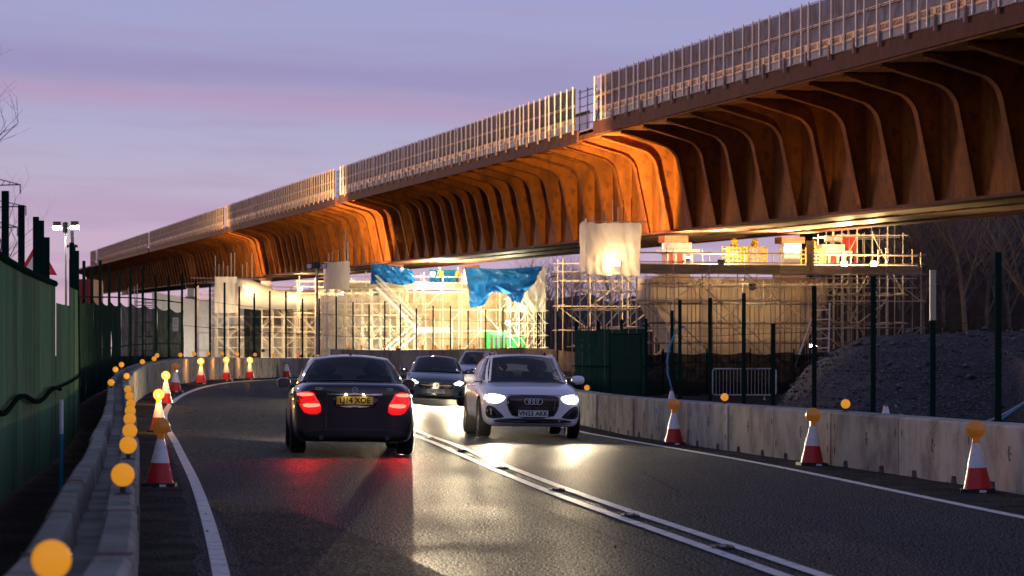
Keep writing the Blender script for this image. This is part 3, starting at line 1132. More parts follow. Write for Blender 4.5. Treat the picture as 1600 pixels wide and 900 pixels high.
s = 0.0
k = 0
while s < hoard.length - 0.5:
    a, d = hoard.at(s)
    b, _ = hoard.at(min(hoard.length, s + 1.12))
    ribbed_panel(a, b, 2.40 + 0.02 * math.sin(k * 2.1)).build('panel', 'green_hoarding', t)
    s += 1.13
    k += 1
cap = MB()
rail = MB()
pp = [hoard.at(hoard.length * i / 40)[0] for i in range(41)]
cap.path([at(p.x, p.y, 2.42) for p in pp], 0.045, 6)
cap.build('top_rail', 'green_post', t)
rail.path([at(p.x + 0.07, p.y, 0.95 + 0.06 * math.sin(i * 0.7)) for i, p in enumerate(pp)], 0.028, 6)
rail.build('cable', 'cable', t)
for y in (25.6, 30.2, 33.1, 35.9, 37.0, 38.3):
    x = hoard.x(y) - 0.12
    block('post', at(x, y, 1.62), (0.07, 0.07, 3.24 - (0.35 if y > 38 else 0)), 'green_post', t)
# short low piece of hoarding with the gap above
t = thing('low_hoarding', 'lower green hoarding panel between the tall hoarding and the netted fence', 'hoarding', at(-6.8, 42))
low = Curve([(-6.32, 38.4), (-6.9, 43.2), (-7.55, 48.2)])
s, k = 0.0, 0
while s < low.length - 0.3:
    a, d = low.at(s)
    b, _ = low.at(min(low.length, s + 1.2))
    ribbed_panel(a, b, 2.16 if s < 4 else 2.45).build('panel', 'green_hoarding', t)
    s += 1.21
    k += 1
rail = MB().path([at(low.at(low.length * i / 8)[0].x + 0.06, low.at(low.length * i / 8)[0].y, 1.0) for i in range(9)], 0.02, 5)
rail.build('cable', 'cable', t)
block('post', at(-7.15, 45.0, 1.6), (0.07, 0.07, 3.2), 'green_post', t)

fence_l = Curve([(-7.6, 48.4), (-8.9, 56), (-9.9, 65), (-10.6, 76), (-10.6, 88), (-10.0, 99), (-8.9, 109), (-7.0, 120), (-4.0, 134), (0.6, 149), (3.0, 155)])
t = thing('netted_fence', 'curving fence of dark green posts and netting behind the left barrier', 'fence', at(-10, 75))
s, k = 0.0, 0
posts = []
while s < fence_l.length:
    p, d = fence_l.at(s)
    posts.append((s, p))
    s += 2.9
for k, (s, p) in enumerate(posts):
    hgt = 3.15 + 0.12 * math.sin(k * 1.9)
    block('post', at(p.x, p.y, hgt / 2), (0.065, 0.065, hgt), 'green_post', t, Matrix.Rotation(rnd.uniform(-0.012, 0.012), 4, 'X'))
for k in range(len(posts) - 1):
    (sa, a), (sb, b) = posts[k], posts[k + 1]
    if k < 14:
        hgt = 2.35 - 0.02 * k
        m = MB()
        rows = []
        for j in range(7):
            f = j / 6
            rows.append([at(a.x + (b.x - a.x) * i / 10 + 0.05 + 0.03 * noise.noise((k * 3 + i * 0.4, f * 3, 0)),
                            a.y + (b.y - a.y) * i / 10, hgt * f - (0.10 * math.sin(math.pi * i / 10) if j == 6 else 0)) for i in range(11)])
        m.grid(rows)
        m.build('net', 'net_dense' if k < 9 else 'green_net', t, smooth='all')
    for z in ((2.32, 1.0) if k < 14 else (2.5, 1.6)):
        tube('wire', at(a.x, a.y, z), at(b.x, b.y, z), 0.018 if k < 14 else 0.008, 'green_post', t, 5)

# green sheets hung on the fence
for x0, y0, w_, lab in ((-9.72, 100.5, 0.62, 'dark blue-green sheet hung on the fence behind the left barrier'),):
    m = MB()
    m.grid([[at(x0 + w_ * i / 8, y0 + 0.08 * math.sin(i * 1.3 + j), 0.4 + 2.0 * j / 6) for i in range(9)] for j in range(7)])
    tag(m.build('hung_sheet', 'green_net', smooth='all'), lab, 'sheet')
m = MB().box(at(-10.45, 86.0, 1.62), (0.17, 0.02, 0.42))
sg = m.build('notice_board', 'white_plastic')
tag(sg, 'narrow pale notice board fixed to the netted fence', 'notice')
for i, z in enumerate((1.76, 1.70, 1.64, 1.52)):
    MB().box(at(-10.45, 85.985, z), (0.11, 0.006, 0.02)).build('text_line', 'grey_pipe', sg)
# marker post between hoarding and barrier
t = thing('marker_post', 'slim white and blue marker post below the green hoarding', 'marker post', at(-4.75, 30.2))
tube('shaft', at(-4.75, 29.2, 0), at(-4.75, 29.2, 0.62), 0.022, 'blue_pipe', t, 8)
tube('reflective_top', at(-4.75, 29.2, 0.62), at(-4.75, 29.2, 0.98), 0.023, 'cone_white', t, 8)

# ------------------------------------------------------------------ right: fence posts, dark hoarding, gravel heap, crowd barrier
t = thing('post_and_wire_fence', 'open fence of tall dark green posts behind the right barrier', 'fence', at(7, 65))
rp = [(8.07, 46, 3.2, 'green_post'), (8.2, 54, 3.2, 'pale_post'), (7.56, 58, 3.2, 'green_post'), (7.2, 66, 3.2, 'green_post'), (6.55, 69.5, 2.35, 'green_post'),
      (6.15, 73.5, 3.2, 'green_post'), (5.72, 80, 3.2, 'green_post'), (5.0, 82.5, 3.2, 'green_post'), (5.2, 90, 3.0, 'green_post')]
for i, (x, y, h_, mt) in enumerate(rp):
    o = block('post', at(x, y, h_ / 2), (0.10, 0.10, h_), mt if mt == 'green_post' else 'green_post', t)
    if mt == 'pale_post':
        block('pale_sleeve', at(x, y, 2.72), (0.112, 0.112, 0.98), 'pale_post', t)
for a, b in zip(rp, rp[1:]):
    for z in (0.35, 1.2, 2.1):
        tube('wire', at(a[0], a[1], z), at(b[0], b[1], z), 0.005, 'green_post', t, 4)
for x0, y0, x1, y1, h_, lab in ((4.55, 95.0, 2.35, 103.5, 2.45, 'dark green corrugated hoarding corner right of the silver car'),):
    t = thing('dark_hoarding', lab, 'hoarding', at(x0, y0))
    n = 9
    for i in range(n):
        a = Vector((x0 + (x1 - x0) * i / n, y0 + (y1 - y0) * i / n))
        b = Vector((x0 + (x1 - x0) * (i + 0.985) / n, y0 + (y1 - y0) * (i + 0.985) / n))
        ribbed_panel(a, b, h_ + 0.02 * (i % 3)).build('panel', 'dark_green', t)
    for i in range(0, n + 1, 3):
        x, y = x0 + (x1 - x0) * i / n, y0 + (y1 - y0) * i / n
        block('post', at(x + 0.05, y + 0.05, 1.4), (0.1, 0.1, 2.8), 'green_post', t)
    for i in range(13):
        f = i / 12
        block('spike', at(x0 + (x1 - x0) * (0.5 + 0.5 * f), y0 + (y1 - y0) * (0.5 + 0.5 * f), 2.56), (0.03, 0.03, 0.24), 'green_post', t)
    tube('rail', at(x0 - 0.06, y0 - 0.06, 1.15), at(x1 - 0.06, y1 - 0.06, 1.15), 0.03, 'green_post', t)
t = thing('screened_panel', 'dark netted fence panel standing behind the right barrier', 'fence panel', at(3.6, 88))
mm = MB().grid([[at(3.1 + 1.0 * i / 8, 88 + 0.02 * math.sin(i + j), 0.1 + 2.1 * j / 5) for i in range(9)] for j in range(6)])
mm.build('net', 'green_net', t, smooth='all')
for i in range(2):
    tube('upright', at(3.1 + 1.0 * i, 88, 0), at(3.1 + 1.0 * i, 88, 2.25), 0.025, 'green_post', t)
tube('rail', at(3.1, 88, 2.22), at(4.1, 88, 2.22), 0.025, 'green_post', t)


# gravel heap
def heap_z(x, y):
    cx, cy = 12.6, 74.0
    n_ = 0.30 * noise.noise((x * 0.35, y * 0.35, 4.0)) + 0.22 * noise.noise((x * 1.1, y * 1.1, 1.0)) + 0.10 * noise.noise((x * 2.9, y * 2.9, 6.0))
    e = max(abs(x - cx) / 5.5, 0) ** 4.5 + (abs(y - cy) / 7.5) ** 2.2
    e2 = (max(0, x - 12.0) / 14.0) ** 2 + (abs(y - 70) / 11.0) ** 2
    h_ = max(2.15 * (1 - e), 1.75 * (1 - e2) if x > 12 else 0)
    return max(0.0, h_ * (1 + 0.12 * n_) + 0.35 * n_ * min(1, max(0, h_))) if h_ > 0 else 0.0


hm = MB()
hm.grid([[Vector((x * 0.3, y * 0.4, gz(x * 0.3, y * 0.4) - 0.06 + heap_z(x * 0.3, y * 0.4) + (0.05 * noise.noise((x * 0.9, y * 0.9, 0)))))
          for x in range(23, 92)] for y in range(143, 215)])
heap = tag(hm.build('gravel_heap', 'gravel', smooth='all'), 'long heap of dark grey gravel behind the right fence', 'gravel heap')
hs = MB()
for i in range(9000):
    x, y = rnd.uniform(7, 26), rnd.uniform(58, 79)
    h_ = heap_z(x, y)
    if h_ < 0.02 and rnd.random() < 0.6:
        continue
    r = 0.015 + 0.05 * rnd.random() ** 3 + (0.11 * rnd.random() if rnd.random() < 0.03 else 0)
    c = Vector((x, y, gz(x, y) - 0.05 + h_ + r * 0.3))
    a = rnd.random() * 6.28
    ca, sa = math.cos(a) * r, math.sin(a) * r
    hs.add([c + Vector((ca, sa, 0)), c + Vector((-sa, ca, r * .3)), c + Vector((-ca * 1.2, -sa, 0)), c + Vector((sa, -ca, -r * .2)), c + Vector((0, 0, r * 0.8)), c - Vector((0, 0, r))],
           [(0, 1, 4), (1, 2, 4), (2, 3, 4), (3, 0, 4), (1, 0, 5), (2, 1, 5), (3, 2, 5), (0, 3, 5)])
so = hs.build('loose_stones', 'stone', heap)
so['kind'] = 'stuff'

# pipes lying over the heap
for nm, pts, mt, lab in (
        ('blue_hose', [(9.7, 56.5, 0.08), (10.4, 58.5, 0.25), (11.3, 60.2, 0.62), (11.7, 61, 0.75)], 'blue_pipe', 'thin blue water pipe lying along the foot of the gravel heap'),
        ('grey_hose', [(8.8, 56, 0.06), (10.0, 57.8, 0.2), (11.5, 60, 0.75), (13.4, 63, 1.35), (16, 66, 1.7)], 'grey_pipe', 'long grey hose climbing the gravel heap'),
        ('blue_loop', [(10.4, 55.5, 1.72), (10.6, 55.7, 1.98), (11.2, 56, 1.98), (11.9, 56.2, 1.6), (12.4, 56.3, 1.2)], 'blue_pipe', 'loop of blue pipe standing at the right edge above the heap'),
        ('blue_riser', [(4.95, 84, 0.2), (4.72, 84, 1.0), (4.75, 84, 1.7), (5.0, 84, 2.3), (5.25, 84, 2.42)], 'blue_pipe', 'bright blue pipe rising in front of the scaffold'),
        ('trailing_cable', [(7.0, 50.5, 0.60), (7.3, 52, 0.42), (7.9, 53, 0.3), (8.6, 53.6, 0.3), (9.4, 54.5, 0.18)], 'grey_pipe', 'pale cable trailing along the ground behind the right barrier')):
    c3 = catmull(pts, 0.3)
    m = MB()
    m.path([at(p[0], p[1], p[2]) for p in c3], 0.022 if 'riser' not in nm else 0.03, 6)
    tag(m.build(nm, mt, smooth=40), lab, 'pipe')

t = thing('low_screen', 'low dark netted screen behind the crowd control barrier', 'screen', at(8.5, 108))
for i in range(7):
    xa, xb = 4.2 + i * 1.7, 4.2 + (i + 1) * 1.7
    MB().grid([[at(xa + (xb - xa) * q / 6, 108 + 0.05 * math.sin(q * 1.7 + j), 0.0 + 1.62 * j / 4 + 0.05 * math.sin(q + i)) for q in range(7)] for j in range(5)]).build('net', 'dark_net', t, smooth='all')
    tube('post', at(xa, 108.1, 0), at(xa, 108.1, 1.8), 0.03, 'green_post', t)
# crowd control barrier
t = thing('crowd_barrier', 'galvanised crowd control barrier behind the right fence posts', 'crowd barrier', at(8, 96))
x0, x1, yb = 6.95, 9.15, 96.0
fr = MB()
r_ = 0.10
loop = []
for cx_, cz_, a0 in ((x1 - r_, 1.08 - r_, 0), (x0 + r_, 1.08 - r_, 90), (x0 + r_, 0.17 + r_, 180), (x1 - r_, 0.17 + r_, 270)):
    for q in range(5):
        a = R(a0 + 90 * q / 4)
        loop.append(at(cx_ + r_ * math.cos(a), yb, cz_ + r_ * math.sin(a)))
fr.path(loop + [loop[0]], 0.022, 8)
fr.build('frame', 'galvanised', t, smooth=40)
for i in range(17):
    x = x0 + (x1 - x0) * (i + 1) / 18
    tube('bar', at(x, yb, 0.18), at(x, yb, 1.06), 0.007, 'galvanised', t, 5)
for x in (x0 + 0.4, x1 - 0.4):
    f = MB().tube(at(x, yb, 0.17), at(x, yb, 0.0), 0.018).tube(at(x, yb - 0.3, 0.015), at(x, yb + 0.3, 0.015), 0.016)
    f.build('foot', 'galvanised', t)
# ------------------------------------------------------------------ the viaduct, in its own frame: w across (0 = near edge), t along, z up
TH = math.atan2(950, 4330)
U = Vector((-math.sin(TH), math.cos(TH), 0))
N = Vector((math.cos(TH), math.sin(TH), 0))
W0 = 37.5


def deck(t):
    return 12.75 + (t - 89) * 0.0142


def B(w, t, z):
    p = N * (W0 + w) + U * t
    return Vector((p.x, p.y, z))


def BD(w, t, dz):
    return B(w, t, deck(t) + dz)


SL = Vector((U.x, U.y, 0.0142)).normalized()     # along the deck
BAS = Matrix((N, SL, Vector((0, 0, 1)))).transposed().to_4x4()     # local x = across, y = along, z = up


def frame(w, t, dz):
    m = BAS.copy()
    m.translation = BD(w, t, dz)
    return m


T0, T1 = 62.0, 640.0
via = thing('viaduct', 'long rust coloured steel viaduct with curved ribs crossing the scene', 'viaduct', B(7.8, 239, 0))
RS = 4.5


def strip(name, poly, mat, t0=T0, t1=T1, step=None, parent=via, smooth_=False):
    """A constant section swept along the deck; poly in (w, dz)."""
    m = MB()
    m.prism(poly, t0, t1, lambda p, h: BD(p[0], h, p[1]))
    return m.build(name, mat, parent, smooth=smooth_)


# deck plate and webs, split at the field joints of the girders
joints = [T0, 107, 152, 197, 242, 287, 332, 377, 422, 467, 512, 560, 600, T1]
for a, b in zip(joints, joints[1:]):
    strip('deck_plate', [(0.05, 0.0), (15.55, 0.0), (15.55, 0.28), (0.05, 0.28)], 'steel_rust', a, b - 0.02)
    strip('web', [(4.27, -5.22), (4.31, -5.22), (4.31, 0), (4.27, 0)], 'steel_rust', a, b - 0.02)
    strip('far_web', [(11.29, -5.22), (11.33, -5.22), (11.33, 0), (11.29, 0)], 'steel_rust', a, b - 0.02)
    strip('bottom_flange', [(3.90, -5.34), (4.95, -5.34), (4.95, -5.22), (3.90, -5.22)], 'steel_fascia', a, b - 0.03)
    strip('far_bottom_flange', [(10.65, -5.34), (11.70, -5.34), (11.70, -5.22), (10.65, -5.22)], 'steel_fascia', a, b - 0.03)
    strip('far_fascia', [(15.57, 0), (15.63, 0), (15.63, 0.9), (15.57, 0.9)], 'steel_fascia', a, b - 0.02)

# ribs: a bracket plate under the deck that curves down the web, with a flange on its curved edge
curve_pts = []
for i in range(5):
    f = i / 4
    curve_pts.append((0.12 + 2.25 * f, -0.16 - 0.62 * f))
cx0, cz0, rr = 2.15, -2.05, 1.25
for i in range(1, 9):
    a = R(76 - 64 * i / 8)
    curve_pts.append((2.10 + 1.18 * math.cos(a), -1.93 + 1.18 * math.sin(a)))
for i in range(1, 6):
    f = i / 5
    curve_pts.append((3.254 + (4.0 - 3.254) * f, -1.685 + (-5.215 + 1.685) * f))
ribm = MB()
inner = [(4.27, -5.215), (4.27, -3.2), (4.27, -1.5), (4.27, -0.002), (2.2, -0.002), (0.12, -0.002)]
n = len(curve_pts)
inn = []
for i in range(n):
    f = i / (n - 1)
    w_, z_ = curve_pts[i]
    inn.append((w_, -0.002) if i <= 6 else (4.27, min(-0.002, -0.002 - (5.213) * (i - 6) / (n - 7))))
for sgn in (-1, 1):
    ribm.grid([[(w_, sgn * 0.015, z_) for w_, z_ in curve_pts], [(w_, sgn * 0.015, z_) for w_, z_ in inn]])
fl = 0.24
top, bot = [], []
for i, (w_, z_) in enumerate(curve_pts):
    a = curve_pts[max(0, i - 1)]
    b = curve_pts[min(n - 1, i + 1)]
    tv = Vector((b[0] - a[0], b[1] - a[1])).normalized()
    nv = Vector((tv.y, -tv.x))
    top.append(Vector((w_, z_)))
    bot.append(Vector((w_, z_)) + nv * -0.04)
ribm.grid([[(p.x, -fl, p.y) for p in top], [(p.x, fl, p.y) for p in top], [(p.x, fl, p.y) for p in bot], [(p.x, -fl, p.y) for p in bot], [(p.x, -fl, p.y) for p in top]])
rib_mesh = ribm.mesh('rib', 'steel_rust', smooth=40)
tt = T0 + 1.0
k = 0
while tt < T1:
    if k % 10 != 9 or True:
        put('rib', rib_mesh, via, frame(0, tt, 0))
    tt += RS
    k += 1
# soffit panels between the two bottom flanges
pan = MB()
pan.box((0, 0, 0), (2.86, RS - 0.09, 0.06))
pan_mesh = pan.mesh('soffit_panel', 'soffit')
tt = T0 + 1.0 + RS / 2
while tt < 470:
    for w_ in (6.36, 9.24):
        put('soffit_panel', pan_mesh, via, frame(w_, tt, -5.20))
    tt += RS
strip('soffit_beam', [(7.72, -5.30), (7.88, -5.30), (7.88, -5.17), (7.72, -5.17)], 'steel_fascia', T0, 470)
strip('soffit_plate', [(4.9, -5.15), (10.7, -5.15), (10.7, -5.11), (4.9, -5.11)], 'soffit', T0, 470)

# dark reinforcement standing on the deck behind the screens
rb = MB()
for t0, t1 in ((66, 148), (156, 241)):
    q = t0
    while q < t1:
        rb.box(None, (0.028, 0.028, 1.15), mat=frame(1.3, q, 0.28 + 0.95) @ Matrix.Translation((0, 0, 0)))
        q += 0.30
    q = t0
o = rb.build('reinforcement', 'rebar', via)
o['kind'] = 'stuff'
for t0, t1 in ((66, 148), (156, 241)):
    strip('handrail', [(1.25, 1.80), (1.36, 1.80), (1.36, 1.95), (1.25, 1.95)], 'olive', t0, t1)
    strip('kerb_beam', [(1.15, 0.28), (1.6, 0.28), (1.6, 0.75), (1.15, 0.75)], 'steel_fascia', t0, t1)

# edge screens, one thing for each length between the gaps
post_m = MB().box((0, 0, 1.24), (0.06, 0.06, 2.48)).mesh('post', 'fence_post')
post_far_m = MB().box((0, 0, 1.24), (0.07, 0.07, 2.48)).mesh('post', 'fence_post_tan')
rod_m = MB().box((0, 0, 1.15), (0.04, 0.04, 2.3)).mesh('rod', 'rust_rod')
scr_m = MB().box((0, 0, 0), (0.012, 2.98, 2.08)).mesh('mesh_panel', 'mesh_screen')
brd_m = MB().box((0, 0, 0), (0.03, 2.96, 0.34)).mesh('toe_board', 'orange_board')
chn = MB()
chn.box((0, 0, 0), (0.05, 2.98, 0.36))
chn.box((-0.035, 0, 0.15), (0.03, 2.98, 0.03))
chn.box((-0.035, 0, -0.15), (0.03, 2.98, 0.03))
chn_m = chn.mesh('edge_channel', 'edge_channel')
hook = MB()
hook.box((0, 0, 0.07), (0.03, 0.07, 0.16))
hook.box((-0.02, 0.03, -0.02), (0.03, 0.13, 0.05))
hook.box((-0.02, -0.02, -0.09), (0.03, 0.05, 0.12))
hook_m = hook.mesh('clamp', 'hook_white')
tim_m = MB().box((0, 0, 0), (0.10, 0.14, 0.62)).mesh('timber_block', 'timber')
let_m = text_mesh('KGUARD', 0.30, 'black_print', 0.004, 0.004)
LET = Matrix(((0, 0, -1), (-1, 0, 0), (0, 1, 0))).to_4x4()      # text lies along -y of the deck, facing -x

segs = [(64.0, 149.0, 0.22, 'nearest length of mesh edge screen on the viaduct, at upper right'),
        (154.0, 241.6, 0.0, 'second length of mesh edge screen on the viaduct, above the blue tarpaulins'),
        (244.6, 329.5, 0.0, 'third length of mesh edge screen on the viaduct, left of the middle'),
        (332.5, 434.5, 0.0, 'fourth length of mesh edge screen, low on the far viaduct'),
        (438.0, 556.0, 0.0, 'farthest long piece of mesh edge screen on the viaduct'),
        (560.0, 575.0, 0.0, 'short last piece of mesh edge screen at the far end of the viaduct')]
for si, (t0, t1, up, lab) in enumerate(segs):
    s_ = thing('edge_screen', lab, 'edge screen', BD(0, (t0 + t1) / 2, 0.6), group='edge screens along the viaduct')
    # rust fascia below belongs to the viaduct
    strip('fascia', [(-0.06, 0.0 - 0.12 + up), (0.06, -0.12 + up), (0.06, 0.60 + up), (-0.06, 0.60 + up)], 'steel_fascia', t0 - 0.6 if si else T0, t1 + 0.6)
    q = t0 + 1.5
    k = 0
    while q < t1 - 1.4:
        put('mesh_panel', scr_m, s_, frame(0.02, q, 1.96 + up))
        bd = put('toe_board', brd_m, s_, frame(-0.10, q, 1.14 + up))
        put('edge_channel', chn_m, s_, frame(-0.09, q, 0.78 + up))
        put('timber_block', tim_m, s_, frame(-0.16, q - 1.49, 0.70 + up))
        if si < 2:
            for off in ((-0.75, 0.75) if si == 0 else (0,)):
                put('lettering', let_m, bd, frame(-0.118, q + off + 0.15, 1.13 + up) @ LET)
        q += 3.0
        k += 1
    q = t0
    k = 0
    while q <= t1:
        put('post', post_m if si < 2 else post_far_m, s_, frame(-0.16, q, 0.62 + up) @ Matrix.Rotation(rnd.uniform(-.006, .006), 4, 'Y'))
        if k % 2 == 0 or si < 2:
            put('rod', rod_m, s_, frame(0.10, q + 0.62, 0.70 + up))
        put('clamp', hook_m, s_, frame(-0.14, q + 0.02, 0.80 + up))
        q += 1.5 - (0.55 if k % 5 == 4 else 0)
        k += 1
    for z_, r_, mt in ((1.98, 0.04, 'rust_rod'), (2.06, 0.016, 'fence_post'), (3.02, 0.022, 'rust_rod'), (1.33, 0.02, 'rust_rod')):
        tube('rail', BD(-0.05, t0, z_ + up), BD(-0.05, t1, z_ + up), r_, mt, s_, 5)
# little access scaffolds in the gaps
for t0, t1, lab in ((149.4, 153.6, 'tube access frame in the nearest gap of the edge screens'), (241.9, 244.3, 'tube access frame in the second gap of the edge screens'),
                    (329.8, 332.2, 'tube access frame in the third gap of the edge screens'), (434.8, 437.7, 'tube access frame in the fourth gap of the edge screens')):
    s_ = thing('access_frame', lab, 'scaffold', BD(0, t0, 0.3), group='access frames in the screen gaps')
    for w_ in (0.1, 1.2):
        for q in (t0 + 0.3, (t0 + t1) / 2, t1 - 0.3):
            tube('upright', BD(w_, q, 0.28), BD(w_, q, 2.9), 0.035, 'lamp_body', s_)
        for z_ in (0.9, 1.4, 1.9, 2.4, 2.75):
            tube('rail', BD(w_, t0, z_), BD(w_, t1, z_), 0.03, 'lamp_body', s_)
    tube('brace', BD(0.1, t0 + 0.3, 0.5), BD(1.2, t1 - 0.3, 2.0), 0.03, 'lamp_body', s_)
    block('walkway', BD(0.7, (t0 + t1) / 2, 0.5), (1.4, t1 - t0, 0.06), 'lamp_body', s_, BAS)

# ------------------------------------------------------------------ piers, with scaffolds round them
PIERS = [(140.0, 158.0, 'nearest'), (230.0, 248.0, 'middle'), (318.0, 336.0, 'third'), (407.0, 425.0, 'farthest')]


def pier(t0, t1, lab):
    tc_ = (t0 + t1) / 2
    zt = deck(tc_) - 5.34 - 2.55
    p = thing('bridge_pier', lab, 'pier', B(7.8, tc_, 0))
    m = MB()
    prof = [(5.1, 0.0), (10.5, 0.0), (12.9, zt - 1.1), (12.9, zt), (2.7, zt), (2.7, zt - 1.1)]
    m.prism(prof, tc_ - 1.6, tc_ + 1.6, lambda a, h: B(a[0], h, a[1]))
    m.build('stem', 'pier_concrete', p)
    for w_ in (4.4, 11.2):
        block('plinth', B(w_, tc_, zt + 0.35), (1.5, 1.6, 0.7), 'pier_concrete', p, BAS)
        b_ = block('bearing', B(w_, tc_, zt + 1.35), (1.0, 1.0, 1.3), 'white_plastic', p, BAS)
        block('top_plate', B(w_, tc_, zt + 2.2), (1.35, 1.3, 0.36), 'steel_fascia', p, BAS)
    block('footing', B(7.8, tc_, 0.3), (8.4, 5.2, 0.9), 'pier_concrete', p, BAS)
    return zt


ztops = [pier(a, b, l) for (a, b, _), l in zip(PIERS, (
    'tan concrete pier flaring upward inside the nearest scaffold', 'concrete pier behind sheeting under the middle scaffold',
    'concrete pier of the third support, wrapped in white sheeting', 'concrete pier of the farthest scaffolded support'))]
TUB = 'scaffold_tube'


def scaffold(name, lab, t0, t1, w0, w1, z1, bay=2.0, lift=1.9, rails=True, rows=None, brace_every=2, r=0.026, seed=1, heads=0.9, TUB='scaffold_tube'):
    g = random.Random(seed)
    s_ = thing(name, lab, 'scaffold', B((w0 + w1) / 2, t0, 0))
    rows = rows or (t0, t0 + 1.3, t1 - 1.3, t1)
    nb = max(1, round((w1 - w0) / bay))
    ws = [w0 + (w1 - w0) * i / nb for i in range(nb + 1)]
    nl = max(1, round(z1 / lift))
    zs = [z1 * (i + 1) / nl for i in range(nl)]
    top = z1 + (1.15 if rails else 0.2)
    for q in rows:
        for w_ in ws:
            tube('standard', B(w_, q, 0), B(w_, q, top + g.uniform(-0.05, heads)), r, TUB, s_)
        for z_ in zs + ([z1 + 0.55, z1 + 1.05] if rails else []):
            tube('ledger', B(w0 - 0.3, q, z_ + g.uniform(-.04, .04)), B(w1 + 0.3, q, z_ + g.uniform(-.04, .04)), r, TUB, s_)
    for a, b in zip(rows[::2], rows[1::2]):
        for z_ in zs:
            for w_ in ws:
                tube('transom', B(w_ + 0.06, a - 0.15, z_ + 0.06), B(w_ + 0.06, b + 0.15, z_ + 0.06), r, TUB, s_, 5)
    for q in (rows[0], rows[-1]):
        zz = [0] + zs
        for i in range(nb):
            for j in range(len(zs)):
                if (i + j) % brace_every == 0:
                    a, b = (i, i + 1) if (i + j) % 4 < 2 else (i + 1, i)
                    tube('brace', B(ws[a], q - 0.06, zz[j]), B(ws[b], q - 0.06, zz[j + 1]), r, TUB, s_)
    return s_, ws, zs


def boards(s_, w0, w1, t0, t1, z_, toe=True):
    n = max(1, round((w1 - w0) / 3.9))
    for i in range(n):
        a, b = w0 + (w1 - w0) * i / n, w0 + (w1 - w0) * (i + 1) / n
        m = max(1, round((t1 - t0) / 0.235))
        for j in range(m):
            q = t0 + (t1 - t0) * (j + 0.5) / m
            block('board', B((a + b) / 2, q, z_ + 0.05 + 0.006 * ((i + j) % 2)), (b - a - 0.02, (t1 - t0) / m - 0.012, 0.038), 'board', s_, BAS)
        if toe:
            block('toe_board', B((a + b) / 2, t0 - 0.03, z_ + 0.24), (b - a - 0.015, 0.04, 0.42), 'board', s_, BAS)


def sheet(name, lab, P00, P10, P11, P01, mat, nu=24, nv=14, amp=0.12, fr_=1.0, seed=0, parent=None, edge=0.0, sag=0.0, cat='sheeting'):
    """Draped cloth between four corners, with folds across its surface."""
    P00, P10, P11, P01 = map(Vector, (P00, P10, P11, P01))
    nrm = (P10 - P00).cross(P01 - P00).normalized()
    rows = []
    for j in range(nv + 1):
        v = j / nv
        row = []
        for i in range(nu + 1):
            u_ = i / nu
            p = (P00 * (1 - u_) + P10 * u_) * (1 - v) + (P01 * (1 - u_) + P11 * u_) * v
            f = noise.noise((u_ * 4 * fr_ + seed, v * 3 * fr_, seed * 1.7)) * 1.0 + 0.5 * noise.noise((u_ * 11 * fr_ + v * 5, v * 6 * fr_ + seed, 3.3))
            f += 0.45 * math.sin(u_ * 19 * fr_ + 5 * v + seed + 3 * noise.noise((u_ * 3, v * 3, seed)))
            p = p + nrm * amp * f
            if edge and j in (0, nv):
                p.z += edge * noise.noise((u_ * 6 + seed, j, 0.5))
            if sag:
                p.z -= sag * 4 * u_ * (1 - u_) * (1 - v)
            row.append(p)
        rows.append(row)
    m = MB().grid(rows)
    o = m.build(name, mat, parent, smooth='all')
    if lab:
        tag(o, lab, cat)
    return o


wl_house = MB().box((0, 0.06, 0), (0.36, 0.10, 0.28)).box((0, 0.0, -0.18), (0.30, 0.06, 0.05))
wl_lens = MB().box((0, 0.0, 0), (0.30, 0.03, 0.22))
wl_house_m = wl_house.mesh('housing', 'lamp_body')
wl_lens_m = wl_lens.mesh('lens', 'lamp_white')


def work_light(p, lab, energy, colour=(1.0, 0.70, 0.36), face=None, group='work lights on the scaffolds', spot=None):
    """A floodlight; its light leaves from just in front of the lens."""
    t = thing('work_light', lab, 'work light', p, 0, group)
    f = Vector(face if face is not None else (-p[0], -p[1], 0)).normalized()
    m = f.to_track_quat('-Y', 'Z').to_matrix().to_4x4()
    m.translation = p
    put('housing', wl_house_m, t, m)
    put('lens', wl_lens_m, t, m)
    if spot:
        lamp('beam', 'SPOT', Vector(p) + f * 0.12, energy, colour, t, f, 0.15, spot, 0.7)
    else:
        lamp('beam', 'POINT', Vector(p) + f * 0.25, energy, colour, t, size=0.18)


# ---- nearest scaffold
zp = ztops[0] + 0.05
s1, ws, zs = scaffold('pier_scaffold', 'wide tube scaffold with walkway round the nearest pier', 140, 158, -0.1, 15.6, zp, 1.95, 1.6, seed=3, heads=0.3)
boards(s1, -0.1, 15.6, 140.05, 141.3, zp)
sf, _, _ = scaffold('pier_lattice', 'dense tube lattice, backlit shade in its brown colour, close before the tan nearest pier', 142.2, 144.6, 1.6, 13.4, zp - 0.5, 1.15, 1.0, rails=False, rows=(142.2, 143.0, 143.8, 144.6),
                   brace_every=3, r=0.028, seed=17, heads=0.1, TUB='shaded_tube')
s2, _, _ = scaffold('scaffold_tower', 'dense scaffold tower under the white wrapped box, left end of nearest pier', 139.6, 143.2, -2.8, -0.25, zp, 0.85, 0.95,
                    rails=False, rows=(139.6, 141.4, 141.5, 143.2), brace_every=1, r=0.024, seed=5, heads=0.1)
for i, (w_, q) in enumerate(((-2.5, 140), (-1.7, 140.3), (-1.1, 140.1), (-0.9, 142), (-0.35, 140.2), (-0.3, 142))):
    tube('standard', B(w_, q, zp), B(w_, q, zp + 3.0 + (0.9 if i > 2 else 0.2 * i)), 0.026, 'scaffold_tube' if i < 4 else 'lamp_body', s2)
